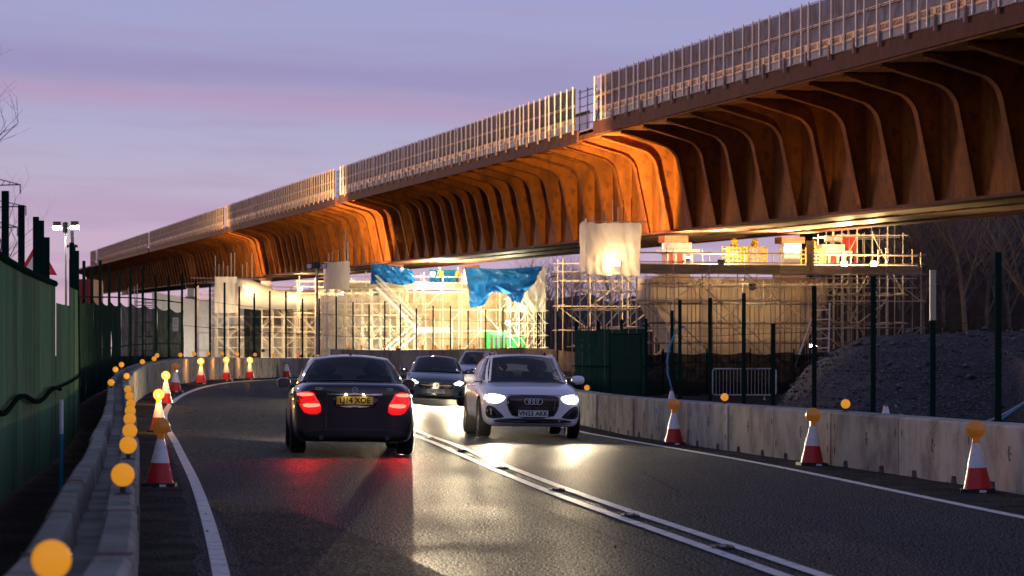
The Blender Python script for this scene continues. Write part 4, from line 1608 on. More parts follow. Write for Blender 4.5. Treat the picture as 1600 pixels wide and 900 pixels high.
for w_ in (-2.6, -1.4, -0.3):
    tube('ledger', B(w_ - 0.2, 139.9, zp + 2.62), B(w_ + 0.9, 139.9, zp + 2.66), 0.024, TUB, s2)
s3, _, _ = scaffold('scaffold_tower', 'open scaffold tower at the right end of the nearest pier', 143.0, 147.0, 12.2, 15.7, zp + 2.2, 0.9, 1.6, rails=False,
                    rows=(143.0, 144.3, 145.6, 147.0), brace_every=2, seed=9, heads=0.5)
t = thing('wrapped_box', 'white sheet wrapped round the scaffold top left of the nearest pier', 'sheeting', B(-1.5, 140, zp))
x0, x1 = -2.95, -0.1
zb_, zt_ = zp - 0.15, zp + 2.55
for i, (a, b) in enumerate((((x0, 139.3), (x1, 139.3)), ((x1, 139.3), (x1 + 0.1, 143)), ((x0, 140.8), (x0, 139.3)))):
    o = sheet('sheet_side', None, B(a[0], a[1], zb_), B(b[0], b[1], zb_), B(b[0], b[1], zt_ + 0.1 * i), B(a[0], a[1], zt_), 'sheeting', 44, 34, 0.085, 1.7, i + 2, t, 0.12)
# lattice girder under the walkway, and things on the walkway
lg = thing('lattice_beam', 'lattice beam carrying the walkway of the nearest scaffold', 'lattice beam', B(8, 139.9, zp - 0.7))
for z_ in (zp - 0.22, zp - 0.72):
    tube('chord', B(0.3, 139.85, z_), B(15.3, 139.85, z_), 0.03, 'scaffold_tube', lg)
for i in range(30):
    w_ = 0.3 + i * 0.5
    tube('lacing', B(w_, 139.85, zp - 0.22 if i % 2 else zp - 0.72), B(w_ + 0.5, 139.85, zp - 0.72 if i % 2 else zp - 0.22), 0.018, 'scaffold_tube', lg, 5)


def crate(w_, q, z_, mat, lab, s=(1.1, 0.8, 0.9), cap_mat=None):
    c_ = thing('mesh_crate', lab, 'crate', B(w_, q, z_))
    for dx in (-1, 1):
        for dy in (-1, 1):
            block('corner_post', B(w_ + dx * s[0] / 2, q + dy * s[1] / 2, z_ + s[2] / 2), (0.07, 0.07, s[2]), mat, c_, BAS)
    for i in range(4):
        zz = z_ + s[2] * (i + 0.5) / 4
        for dy in (-1, 1):
            block('rail', B(w_, q + dy * s[1] / 2, zz), (s[0], 0.05, 0.06), mat, c_, BAS)
    for i in range(5):
        block('bar', B(w_ - s[0] / 2 + s[0] * (i + 0.5) / 5, q - s[1] / 2 - 0.03, z_ + s[2] / 2), (0.06, 0.03, s[2]), mat, c_, BAS)
    if cap_mat:
        m = MB().lathe([(0.0, 0), (0.22, 0), (0.25, 0.10), (0.13, 0.24), (0.18, 0.32), (0.07, 0.42), (0, 0.44)], 10, 'Z', B(w_, q, z_ + s[2]))
        m.build('tied_bag', cap_mat, c_, smooth=40)
    return c_


zq = zp + 0.08
crate(6.0, 142.6, zq + 0.55, 'yellow_crate', 'left yellow mesh crate with tied yellow bag on the nearest walkway', cap_mat='yellow_crate')
crate(7.2, 142.8, zq + 0.55, 'yellow_crate', 'second yellow mesh crate from the left on the nearest walkway', cap_mat='yellow_crate')
crate(10.5, 142.8, zq + 0.5, 'yellow_crate', 'yellow mesh crate right of the wide toe board, before red panels', cap_mat='yellow_crate')
crate(11.3, 143.0, zq, 'red_barrier', 'red slatted crate at the right of the nearest walkway', s=(1.6, 0.7, 0.5))
crate(6.6, 142.4, zq, 'red_barrier', 'red slatted crate under the left yellow crates', s=(2.3, 0.7, 0.5))


def jack(w_, q, lab, red):
    c_ = thing('jacking_stack', lab, 'jack', B(w_, q, zq))
    block('base', B(w_, q, zq + 0.22), (2.6, 1.6, 0.44), 'white_plastic', c_, BAS)
    block('red_block', B(w_ - 0.35, q - 0.1, zq + 0.76), (0.9, 0.9, 0.62), 'red_barrier' if red else 'white_plastic', c_, BAS)
    for dx in (-0.75, -0.3, 0.2, 0.6):
        block('column', B(w_ + dx, q - 0.6, zq + 0.76), (0.14, 0.14, 0.64), 'white_plastic', c_, BAS)
    block('cap', B(w_, q, zq + 1.2), (2.1, 1.2, 0.24), 'white_plastic', c_, BAS)
    block('saddle', B(w_, q, zq + 1.5), (1.3, 1.0, 0.34), 'white_plastic', c_, BAS)


jack(3.3, 144.2, 'white jacking stack with red block beside the wrapped box', True)
jack(12.1, 144.6, 'white jacking stack with red block at right of the nearest walkway', True)
for i, (w_, lab) in enumerate(((9.35, 'plywood upright board on the nearest walkway rail'),)):
    tag(block('plywood_panel', B(w_, 139.9, zp + 0.95), (0.42, 0.05, 1.6), 'board', None, BAS), lab, 'board')
t = thing('lifting_frame', 'red and white lifting frame under the girder at the right', 'frame', B(13, 145, zq))
block('red_panel', B(13.3, 145, zq + 1.75), (0.9, 0.12, 0.9), 'red_barrier', t, BAS)
block('white_panel', B(12.6, 145, zq + 2.0), (1.4, 0.12, 0.35), 'white_plastic', t, BAS)
block('red_leg', B(13.7, 145, zq + 0.9), (0.2, 0.12, 1.6), 'red_barrier', t, BAS)

AMB = (1.0, 0.62, 0.26)
work_light(B(-1.45, 139.0, zp + 0.45), 'work light glaring at the foot of the white wrapped box', 150, AMB, (-0.2, -1, 0.05))
work_light(B(-1.0, 141.2, zp + 0.7), 'unseen work light added inside the white wrapped box', 260, AMB, (0, -1, 0.3))  # added lamp, hidden by the sheets, lighting them from within
work_light(B(4.6, 140.4, zp + 0.6), 'work light on the left half of the nearest walkway', 700, AMB, (0.2, 1, 0.1))
work_light(B(-1.6, 144.6, zp + 1.3), 'unseen work light added behind the white wrapped box to light the steel ribs', 24000, AMB, (U + Vector((0.10, 0, 0.5))), spot=118)  # hidden lamp, added to account for the orange light on the ribs
work_light(B(11.5, 140.6, zp + 0.55), 'left of two work lights on the right half of the nearest walkway', 1300, AMB, (0, -1, 0.3))
work_light(B(13.2, 140.7, zp + 0.58), 'right of two work lights on the right half of the nearest walkway', 1300, AMB, (0, -1, 0.3))
work_light(B(4.5, 146.2, zp + 1.0), 'work light beside the left jacking stack under the girder', 4200, AMB, (0, 0.2, 1), spot=165)
work_light(B(11.3, 146.4, zp + 1.0), 'work light beside the right jacking stack under the girder', 3800, AMB, (0, 0.2, 1), spot=165)
FL = B(2.5, 119.0, 1.87)
work_light(FL, 'small bright work light on a stand low before the nearest scaffold', 1400, AMB, (0.0, -0.35, 1.0), spot=158)
st_ = thing('light_stand', 'tripod stand under the low work light before the nearest scaffold', 'stand', (FL.x, FL.y, 0))
for k in range(3):
    a = R(120 * k + 20)
    tube('leg', (FL.x + 0.5 * math.cos(a), FL.y + 0.5 * math.sin(a), 0.0), (FL.x, FL.y, 0.9), 0.02, 'lamp_body', st_)
tube('pole', (FL.x, FL.y, 0.85), (FL.x, FL.y, 1.7), 0.022, 'lamp_body', st_)
work_light(B(6.5, 141.0, 5.1), 'floodlight under the walkway shining on the tan pier', 270, (1.0, 0.70, 0.40), (0.0, 1, -0.25), spot=140)
# ladder and light frame low at the right of the pier
t = thing('ladder_frame', 'pale ladder frame standing low before the nearest scaffold', 'ladder', B(9.2, 138.6, 0))
for w_ in (9.0, 9.9):
    tube('stile', B(w_, 138.6, 0.5), B(w_ + 0.1, 138.6, 4.2), 0.045, 'white_plastic', t)
for i in range(7):
    tube('rung', B(9.0, 138.6, 0.8 + i * 0.5), B(10.0, 138.6, 0.85 + i * 0.5), 0.035, 'white_plastic', t)
tube('stay', B(9.0, 138.6, 3.4), B(8.0, 138.6, 0.6), 0.04, 'white_plastic', t)

# ---- middle scaffold
zp2 = ztops[1] + 0.05
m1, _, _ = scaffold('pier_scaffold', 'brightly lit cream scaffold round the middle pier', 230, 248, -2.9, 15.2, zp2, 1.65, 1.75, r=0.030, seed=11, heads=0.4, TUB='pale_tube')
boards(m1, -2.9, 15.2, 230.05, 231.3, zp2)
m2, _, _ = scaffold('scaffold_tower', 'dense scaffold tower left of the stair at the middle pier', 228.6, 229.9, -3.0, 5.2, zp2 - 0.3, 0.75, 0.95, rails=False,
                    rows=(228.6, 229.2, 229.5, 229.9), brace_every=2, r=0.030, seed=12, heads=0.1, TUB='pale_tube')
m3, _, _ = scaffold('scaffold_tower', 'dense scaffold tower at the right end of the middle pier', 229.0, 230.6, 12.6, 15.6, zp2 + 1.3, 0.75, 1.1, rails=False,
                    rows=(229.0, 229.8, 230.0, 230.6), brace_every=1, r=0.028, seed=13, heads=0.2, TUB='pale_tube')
t = thing('stair_tower', 'white zigzag scaffold stair on the front of the middle pier', 'stair', B(3, 228, 0))
for (wa, za), (wb, zb2) in (((0.9, zp2 + 0.1), (4.6, zp2 - 3.6)), ((4.6, zp2 - 3.6), (1.0, zp2 - 6.6))):
    for dq in (0, 0.8):
        for dz, r_ in ((0, 0.07), (0.55, 0.03), (1.0, 0.03)):
            tube('stringer' if dz == 0 else 'handrail', B(wa, 227.6 + dq, za + dz), B(wb, 227.6 + dq, zb2 + dz), r_, 'white_plastic', t)
    for i in range(14):
        f = (i + 0.5) / 14
        block('tread', B(wa + (wb - wa) * f, 228.0, za + (zb2 - za) * f), (0.26, 0.75, 0.035), 'white_plastic', t, BAS)
block('landing', B(5.6, 228.0, zp2 - 3.65), (3.2, 0.9, 0.1), 'white_plastic', t, BAS)
block('landing_skirt', B(5.6, 227.55, zp2 - 3.45), (3.2, 0.05, 0.4), 'white_plastic', t, BAS)
for i in range(5):
    tube('post', B(4.3 + i * 0.75, 227.6, 0.3), B(4.3 + i * 0.75, 227.6, zp2 - 2.5), 0.035, 'white_plastic', t)
sheet('sheeting', 'cream plastic sheeting closing the front of the middle pier scaffold', B(4.4, 232.0, 0.8), B(15.4, 232.0, 0.8), B(15.4, 232.0, zp2 - 0.3), B(4.4, 232.0, zp2 - 0.3),
      'sheeting_tan', 50, 26, 0.20, 1.6, 4.0)
sheet('sheeting', 'grey sheeting behind the dense left scaffold of the middle pier', B(-3.0, 233.0, 0.6), B(4.3, 233.0, 0.6), B(4.3, 233.0, zp2 - 0.5), B(-3.0, 233.0, zp2 - 0.5),
      'sheeting_grey', 30, 20, 0.12, 1.2, 5.0)
sheet('sheeting', 'white sheet on the upper right corner of the middle pier scaffold', B(13.3, 229.0, zp2 - 1.9), B(15.7, 229.0, zp2 - 1.9), B(15.7, 229.4, zp2 + 2.0), B(14.0, 229.0, zp2 + 1.2),
      'sheeting', 14, 14, 0.08, 1.0, 6.0)
t = thing('wrapped_box', 'white wrapped box on top of the left end of the middle scaffold', 'sheeting', B(-2, 229, zp2))
for i, (a, b) in enumerate((((-3.05, 228.4), (-1.25, 228.4)), ((-1.25, 228.4), (-1.2, 231)), ((-3.05, 231), (-3.05, 228.4)))):
    sheet('sheet_side', None, B(*a, zp2 - 0.1), B(*b, zp2 - 0.1), B(*b, zp2 + 2.2), B(*a, zp2 + 2.15), 'sheeting', 14, 14, 0.05, 1.0, i + 8, t, 0.08)
for i, w_ in enumerate((-2.9, -2.6, -2.1, -1.6, -1.5, -1.3)):
    tube('tube_end', B(w_, 229, zp2 + 1.5), B(w_, 229, zp2 + 2.6 + (0.3, 0.5, 0.6, 1.9, 2.4, 1.3)[i]), 0.032, TUB, t)


def tarp(name, lab, top_pts, bottom_pts, seed, amp=0.34, nu=64, nv=34, parent=None):
    """A tarpaulin hung from a line, its lower edge uneven; points are (w, t, z)."""
    A = catmull([B(*p) for p in top_pts], 0.12)
    C = catmull([B(*p) for p in bottom_pts], 0.12)
    rows = []
    for j in range(nv + 1):
        v = j / nv
        row = []
        for i in range(nu + 1):
            a, c = A[min(len(A) - 1, int(i / nu * (len(A) - 1)))], C[min(len(C) - 1, int(i / nu * (len(C) - 1)))]
            p = a.lerp(c, v)
            u_ = i / nu
            f = (1 - 2 * abs(math.sin(u_ * 13 + seed + 3.0 * noise.noise((u_ * 3, v * 2, seed)) - 2.2 * v))) * (0.25 + 0.55 * v) + 0.7 * noise.noise((u_ * 6, v * 4, seed)) + 0.3 * noise.noise((u_ * 17, v * 11, seed))
            p = p - U * amp * f
            row.append(p)
        rows.append(row)
    o = MB().grid(rows).build(name, 'tarp', parent, smooth='all')
    tag(o, lab, 'tarpaulin')
    return o


tarp('blue_tarpaulin', 'large blue tarpaulin hanging in folds at the right of the middle pier', [(8.5, 228.4, zp2 + 1.85), (11.5, 228.4, zp2 + 1.7), (15.2, 228.4, zp2 + 1.95)],
     [(9.0, 228.1, zp2 - 1.6), (10.2, 228.1, zp2 - 1.3), (10.9, 228.1, zp2 - 0.25), (12.2, 228.2, zp2 - 0.45), (13.4, 228.2, zp2 - 0.5), (14.6, 228.3, zp2 + 0.6), (15.2, 228.4, zp2 + 1.8)], 1.0)
tarp('blue_tarpaulin', 'small blue tarpaulin over the rail left on the middle pier', [(0.7, 229.0, zp2 + 2.05), (1.8, 229.0, zp2 + 2.0), (3.2, 229.0, zp2 + 1.8), (4.2, 229.0, zp2 + 1.5)],
     [(0.6, 228.9, zp2 + 0.3), (1.8, 228.9, zp2 + 0.5), (3.2, 228.9, zp2 + 0.3), (4.4, 228.9, zp2 + 0.45)], 4.0, 0.15)
tarp('blue_tarpaulin', 'blue tarpaulin hung behind the workers on the middle pier', [(6.2, 232, zp2 + 1.7), (8.7, 232, zp2 + 1.7)], [(6.2, 232, zp2 + 0.5), (8.7, 232, zp2 + 0.4)], 6.0, 0.1)
tarp('blue_tarpaulin', 'scrap of blue tarpaulin below the large one at the middle pier', [(12.0, 228.0, zp2 - 0.4), (13.6, 228.0, zp2 - 0.4)], [(12.6, 228.0, zp2 - 1.1), (13.3, 228.0, zp2 - 1.2)], 8.0, 0.1, 16, 10)
# green plant low at the right of the middle pier
t = thing('green_generator', 'bright green site machine inside the middle scaffold, right side', 'machine', B(11.8, 229.0, 0.9))
bm_ = MB()
bm_.box(B(11.6, 229.6, 2.6), (2.0, 1.2, 1.7), TH)
bm_.build('body', 'green_plant', t)
MB().box(B(13.3, 229.6, 2.3), (1.0, 1.1, 1.5), TH).build('tank', 'green_plant', t)
for i in range(4):
    MB().box(B(11.0 + i * 0.4, 228.95, 2.6), (0.22, 0.03, 1.2), TH).build('louvre', 'lamp_body', t)
MB().box(B(11.8, 229.6, 1.2), (3.4, 1.3, 1.1), TH).build('skid', 'lamp_body', t)
work_light(B(12.2, 228.2, 4.2), 'bright work light above the green machine at the middle pier', 1800, (1.0, 0.86, 0.55), (0.0, -1, -0.2))
work_light(B(6.0, 229.4, zp2 + 1.3), 'white work light on the middle walkway between the blue tarpaulins', 1600, (1.0, 0.82, 0.5), (0, -1, 0))
work_light(B(2.0, 223.5, 1.9), 'low floodlight before the stair of the middle pier', 3400, (1.0, 0.80, 0.46), (0.05, 1, 0.42), spot=115)
work_light(B(9.5, 223.5, 1.9), 'low floodlight before the sheeting of the middle pier', 2100, (1.0, 0.78, 0.45), (0.05, 1, 0.42), spot=115)
work_light(B(-1.8, 235.0, zp2 + 1.0), 'unseen work light added behind the middle wrapped box to light the steel ribs', 34000, AMB, (U + Vector((0.10, 0, 0.45))), spot=115)  # added out of view for the orange light on the middle ribs
work_light(B(8.0, 236.2, zp2 + 1.2), 'work light under the girder soffit at the middle pier', 6500, AMB, (0, 0.2, 1))

# ---- third and farthest scaffolds, wrapped in sheeting
zp3 = ztops[2] + 0.05
f1, _, _ = scaffold('pier_scaffold', 'scaffold of the third pier, under white wrapped bundles', 318, 336, -2.8, 15.4, zp3, 2.3, 1.9, r=0.04, seed=21, heads=0.4)
f2, _, _ = scaffold('scaffold_tower', 'lattice scaffold bay under the white bundle of the third pier', 316, 318.5, -2.6, 15.4, zp3 - 1.3, 1.3, 1.1, rails=False, rows=(316, 316.8, 317.6, 318.5),
                    brace_every=2, r=0.042, seed=22, heads=0.1, TUB='pale_tube')
sheet('sheeting', 'tall white sheet at the left end of the third pier', B(-2.95, 315.5, zp3 - 2.0), B(-0.3, 315.5, zp3 - 2.0), B(-0.4, 315.5, zp3 + 2.1), B(-2.95, 315.5, zp3 + 2.1), 'sheeting', 16, 18, 0.14, 1.0, 2)
t = thing('wrapped_bundle', 'long bulging white wrapped bundle along the top of the third pier', 'sheeting', B(6, 315, zp3))
for a, b, za, zb3 in ((-0.4, 8.6, zp3 + 1.9, zp3 + 0.5), (8.6, 16.2, zp3 + 1.0, zp3 + 0.9)):
    rows = []
    for j in range(11):
        th = R(-100 + 200 * j / 10)
        row = []
        for i in range(31):
            u_ = i / 30
            zz = za + (zb3 - za) * smooth(0.1, 0.6, u_)
            hh = (zz - (zp3 - 1.6)) / 2
            p = B(a + (b - a) * u_, 316.2 - 1.4 * math.cos(th), (zz + zp3 - 1.6) / 2 + hh * math.sin(th) + 0.16 * noise.noise((u_ * 9, j * 0.6, a)))
            row.append(p)
        rows.append(row)
    MB().grid(rows).build('wrap', 'sheeting', t, smooth='all')
sheet('sheeting', 'pale sheeting hanging under the bundle of the third pier, right part', B(6.2, 319.2, 1.5), B(15.8, 319.2, 1.5), B(15.8, 319.2, zp3 - 1.2), B(6.2, 319.2, zp3 - 1.2),
      'sheeting_tan', 40, 24, 0.22, 1.4, 9)
sheet('sheeting', 'grey translucent sheeting low under the third pier, left part', B(-3.0, 319.0, 0.6), B(6.0, 319.0, 0.6), B(6.0, 319.0, zp3 - 3.3), B(-3.0, 319.0, zp3 - 3.3), 'sheeting_grey', 30, 18, 0.2, 1.2, 3)
for i, w_ in enumerate((-2.7, -2.3, -1.8, -1.3, -0.9, -0.5, 0.4, 0.9, 1.5)):
    tube('standard', B(w_, 317, zp3 + 0.4), B(w_, 317, zp3 + (4.6, 3.6, 3.9, 3.4, 4.9, 4.9, 3.6, 3.8, 4.9)[i]), 0.04, TUB, f1)
tube('ledger', B(-5.5, 317, zp3 + 2.0), B(3.0, 317, zp3 + 1.9), 0.04, TUB, f1)
work_light(B(0.3, 313.6, zp3 + 0.9), 'left work light on the white bundle of the third pier', 800, AMB, (0.5, -0.6, -0.1))
work_light(B(6.6, 313.6, zp3 + 0.7), 'middle work light on the white bundle of the third pier', 800, AMB, (-0.2, -0.6, -0.1))
work_light(B(11.5, 313.6, zp3 + 0.3), 'right work light on the white bundle of the third pier', 800, AMB, (-0.2, -0.6, -0.1))
work_light(B(1.5, 307.0, 2.0), 'low floodlight added to brighten the sheeting of the third pier', 3200, (1.0, 0.80, 0.5), (0.05, 1, 0.3), spot=115)  # added because the tall white sheet came out dim
work_light(B(-1.5, 322.0, zp3 + 1.2), 'unseen work light added behind the third pier to light the steel ribs', 16000, AMB, (U + Vector((0.10, 0, 0.45))), spot=115)  # another added lamp out of view, lighting the ribs from behind the pier

zp4 = ztops[3]
f4, _, _ = scaffold('pier_scaffold', 'scaffold of the farthest visible pier behind grey sheeting', 407, 425, -3.0, 15.0, zp4 - 1.0, 2.6, 2.0, r=0.05, seed=31, heads=1.5)
for k, (a, b, za, zb3, lab) in enumerate(((-2.2, 2.4, zp4 + 1.2, zp4 + 0.4, 'leftmost grey sheet on the farthest pier scaffold'), (2.4, 7.6, zp4 + 0.3, zp4 - 0.1, 'middle grey sheet on the farthest pier scaffold'),
                                          (7.6, 15.0, zp4 - 0.2, zp4 - 0.3, 'rightmost grey sheet on the farthest pier scaffold'))):
    sheet('sheeting', lab, B(a, 405.5, 1.2), B(b, 405.5, 1.2), B(b, 405.5, zb3), B(a, 405.5, za), 'sheeting_grey', 20, 20, 0.22, 1.2, 13 + k)
for i, w_ in enumerate((-5.6, -5.2, -4.7, -4.3, -3.6, -12.0, -14.5, -17, -19.5)):
    tube('standard', B(w_, 406, 0), B(w_, 406, zp4 + (1.8, 2.2, 2.0, 2.3, 2.0, 2.0, 3.0, 2.6, 4.4)[i]), 0.06, TUB, f4)
work_light(B(3.0, 396.0, 1.8), 'low floodlight before the grey sheets of the farthest pier', 4200, (1.0, 0.88, 0.72), (0.05, 1, 0.3), spot=115)
# ------------------------------------------------------------------ people
def figure(name, label, joints, bones, radii, cloth, skin_joints, parent_world, hair='hair', head='head', hat=None, extra=None):
    """One continuous body grown along a skeleton; clothing and skin by the nearest joint."""
    names = list(joints)
    me = bpy.data.meshes.new(name)
    me.from_pydata([joints[n] for n in names], [(names.index(a), names.index(b)) for a, b in bones], [])
    o = bpy.data.objects.new('figure_source', me)
    col.objects.link(o)
    sk = o.modifiers.new('skin', 'SKIN')
    sk.use_smooth_shade = True
    for i, n in enumerate(names):
        r = radii[n]
        me.skin_vertices[0].data[i].radius = r if isinstance(r, tuple) else (r, r)
        me.skin_vertices[0].data[i].use_root = (n == 'pelvis')
    sb = o.modifiers.new('sub', 'SUBSURF')
    sb.levels = sb.render_levels = 2
    bpy.context.view_layer.update()
    m2 = bpy.data.meshes.new_from_object(o.evaluated_get(bpy.context.evaluated_depsgraph_get()))
    bpy.data.objects.remove(o)
    m2.materials.clear()
    for c in (cloth if isinstance(cloth, (list, tuple)) else [cloth]):
        m2.materials.append(MATS[c])
    m2.materials.append(MATS['skin'])
    nc = len(m2.materials) - 1
    J = {n: Vector(joints[n]) for n in names}
    for p in m2.polygons:
        p.use_smooth = True
        c = p.center
        near = min(J, key=lambda n: (J[n] - c).length)
        if near in skin_joints:
            p.material_index = nc
        elif nc > 1 and near in (extra or ()):
            p.material_index = 1
    body = bpy.data.objects.new(name, m2)
    link(body, None, parent_world)
    tag(body, label, 'person')
    h = J[head]
    m = MB()
    if hat:
        m.lathe([(0.125, 0.03), (0.150, 0.032), (0.112, 0.045), (0.105, 0.10), (0.07, 0.145), (0, 0.16)], 16, 'Z', (h.x, h.y, h.z - 0.01))
        link_local(bpy.data.objects.new('hard_hat', m.mesh('hard_hat', hat, smooth=40)), body)
    else:
        m.ellipsoid((h.x, h.y - 0.018 * FACE, h.z + 0.035), (0.088, 0.102, 0.10), 14, 8)
        link_local(bpy.data.objects.new('hair', m.mesh('hair', hair, smooth='all')), body)
    f = MB()
    fy = h.y + 0.085 * FACE
    f.add([(h.x - 0.014, fy, h.z - 0.03), (h.x + 0.014, fy, h.z - 0.03), (h.x, fy + 0.026 * FACE, h.z - 0.028), (h.x, fy - 0.004 * FACE, h.z + 0.02)], [(0, 1, 2), (0, 2, 3), (1, 3, 2), (0, 3, 1)])
    for sx_ in (-1, 1):
        f.ellipsoid((h.x + sx_ * 0.033, fy - 0.006 * FACE, h.z + 0.012), (0.013, 0.007, 0.008), 8, 5, mi=1)
        f.ellipsoid((h.x + sx_ * 0.088, h.y, h.z), (0.012, 0.022, 0.032), 8, 5)
    f.ellipsoid((h.x, fy - 0.008 * FACE, h.z - 0.062), (0.026, 0.006, 0.006), 8, 5, mi=1)
    link_local(bpy.data.objects.new('face', f.mesh('face', ['skin', 'hair'], smooth='all')), body)
    return body


FACE = 1


def seated(name, label, x, y, world, cloth, turn=0.0):
    """Upper body of someone sitting in a car, hands forward; car frame, +Y ahead."""
    J = {'pelvis': (x, y - 0.10, 0.55), 'waist': (x, y - 0.14, 0.72), 'chest': (x, y - 0.16, 0.92), 'neck0': (x, y - 0.15, 1.055), 'neck': (x, y - 0.12, 1.12), 'head': (x + turn * 0.03, y - 0.09, 1.23),
         'crown': (x + turn * 0.03, y - 0.09, 1.31)}
    bones = [('pelvis', 'waist'), ('waist', 'chest'), ('chest', 'neck0'), ('neck0', 'neck'), ('neck', 'head'), ('head', 'crown')]
    rad = {'pelvis': 0.16, 'waist': 0.15, 'chest': (0.17, 0.13), 'neck0': 0.075, 'neck': 0.055, 'head': (0.088, 0.098), 'crown': 0.062}
    for s_, t_ in ((-1, 'l'), (1, 'r')):
        J['sh' + t_] = (x + s_ * 0.18, y - 0.15, 1.00)
        J['el' + t_] = (x + s_ * 0.24, y + 0.06, 0.80)
        J['wr' + t_] = (x + s_ * 0.17, y + 0.28, 0.92)
        J['ha' + t_] = (x + s_ * 0.16, y + 0.35, 0.96)
        bones += [('chest', 'sh' + t_), ('sh' + t_, 'el' + t_), ('el' + t_, 'wr' + t_), ('wr' + t_, 'ha' + t_)]
        rad.update({'sh' + t_: 0.072, 'el' + t_: 0.05, 'wr' + t_: 0.034, 'ha' + t_: 0.038})
        J['kn' + t_] = (x + s_ * 0.12, y + 0.32, 0.60)
        bones.append(('pelvis', 'kn' + t_))
        rad['kn' + t_] = 0.075
    return figure(name, label, J, bones, rad, cloth, {'head', 'crown', 'neck', 'hal', 'har', 'wrl', 'wrr'}, world)


def worker(name, label, base, turn, bend, cloth, legs='cloth_dark'):
    w = Matrix.Translation(base) @ Matrix.Rotation(turn, 4, 'Z')
    b = bend
    J = {'pelvis': (0, 0, 0.95), 'waist': (0, 0.04 * b, 1.1), 'chest': (0, 0.16 * b, 1.32), 'neck0': (0, 0.24 * b, 1.46), 'neck': (0, 0.27 * b, 1.53), 'head': (0, 0.31 * b + 0.02, 1.65), 'crown': (0, 0.31 * b + 0.02, 1.73)}
    bones = [('pelvis', 'waist'), ('waist', 'chest'), ('chest', 'neck0'), ('neck0', 'neck'), ('neck', 'head'), ('head', 'crown')]
    rad = {'pelvis': 0.15, 'waist': 0.145, 'chest': (0.17, 0.13), 'neck0': 0.075, 'neck': 0.055, 'head': (0.085, 0.098), 'crown': 0.06}
    for s_, t_ in ((-1, 'l'), (1, 'r')):
        J['sh' + t_] = (s_ * 0.19, 0.16 * b, 1.41)
        J['el' + t_] = (s_ * 0.26, 0.18 * b + 0.06, 1.14)
        J['wr' + t_] = (s_ * 0.20, 0.20 * b + 0.27, 1.08)
        J['ha' + t_] = (s_ * 0.18, 0.20 * b + 0.35, 1.09)
        J['hp' + t_] = (s_ * 0.10, 0, 0.88)
        J['kn' + t_] = (s_ * 0.12, 0.03, 0.49)
        J['an' + t_] = (s_ * 0.13, 0.0, 0.09)
        J['to' + t_] = (s_ * 0.14, 0.15, 0.045)
        bones += [('chest', 'sh' + t_), ('sh' + t_, 'el' + t_), ('el' + t_, 'wr' + t_), ('wr' + t_, 'ha' + t_), ('pelvis', 'hp' + t_), ('hp' + t_, 'kn' + t_), ('kn' + t_, 'an' + t_), ('an' + t_, 'to' + t_)]
        rad.update({'sh' + t_: 0.075, 'el' + t_: 0.055, 'wr' + t_: 0.04, 'ha' + t_: 0.042, 'hp' + t_: 0.095, 'kn' + t_: 0.07, 'an' + t_: 0.05, 'to' + t_: 0.045})
    return figure(name, label, J, bones, rad, [cloth, legs], {'head', 'crown', 'neck', 'hal', 'har'}, w, hat='hard_hat',
                  extra={'hpl', 'hpr', 'knl', 'knr', 'anl', 'anr', 'tol', 'tor'})


worker('person', 'worker in yellow hi-vis and white helmet left on the middle pier walkway', B(7.0, 230.7, zp2 + 0.08), R(150), 0.9, 'hi_vis')
worker('person', 'worker in orange hi-vis beside the large blue tarpaulin on the middle pier', B(8.35, 230.7, zp2 + 0.08), R(-60), 0.3, 'hi_vis_orange')
worker('person', 'worker in yellow hi-vis before the small blue tarpaulin on the middle pier', B(2.5, 230.6, zp2 + 0.08), R(90), 0.5, 'hi_vis')


# ------------------------------------------------------------------ cars: +Y is the front, origin on the ground below the middle
def chaikin(poly, n=2):
    for _ in range(n):
        q = []
        for i in range(len(poly)):
            a, b = poly[i], poly[(i + 1) % len(poly)]
            q.append((a[0] * .75 + b[0] * .25, a[1] * .75 + b[1] * .25))
            q.append((a[0] * .25 + b[0] * .75, a[1] * .25 + b[1] * .75))
        poly = q
    return poly


def dense(poly, step=0.05):
    q = []
    for i in range(len(poly)):
        a, b = poly[i], poly[(i + 1) % len(poly)]
        L_ = math.hypot(b[0] - a[0], b[1] - a[1])
        k = max(1, int(L_ / step))
        for j in range(k):
            q.append((a[0] + (b[0] - a[0]) * j / k, a[1] + (b[1] - a[1]) * j / k))
    return q


FR = [0.0, 0.36, 0.70, 1.0]


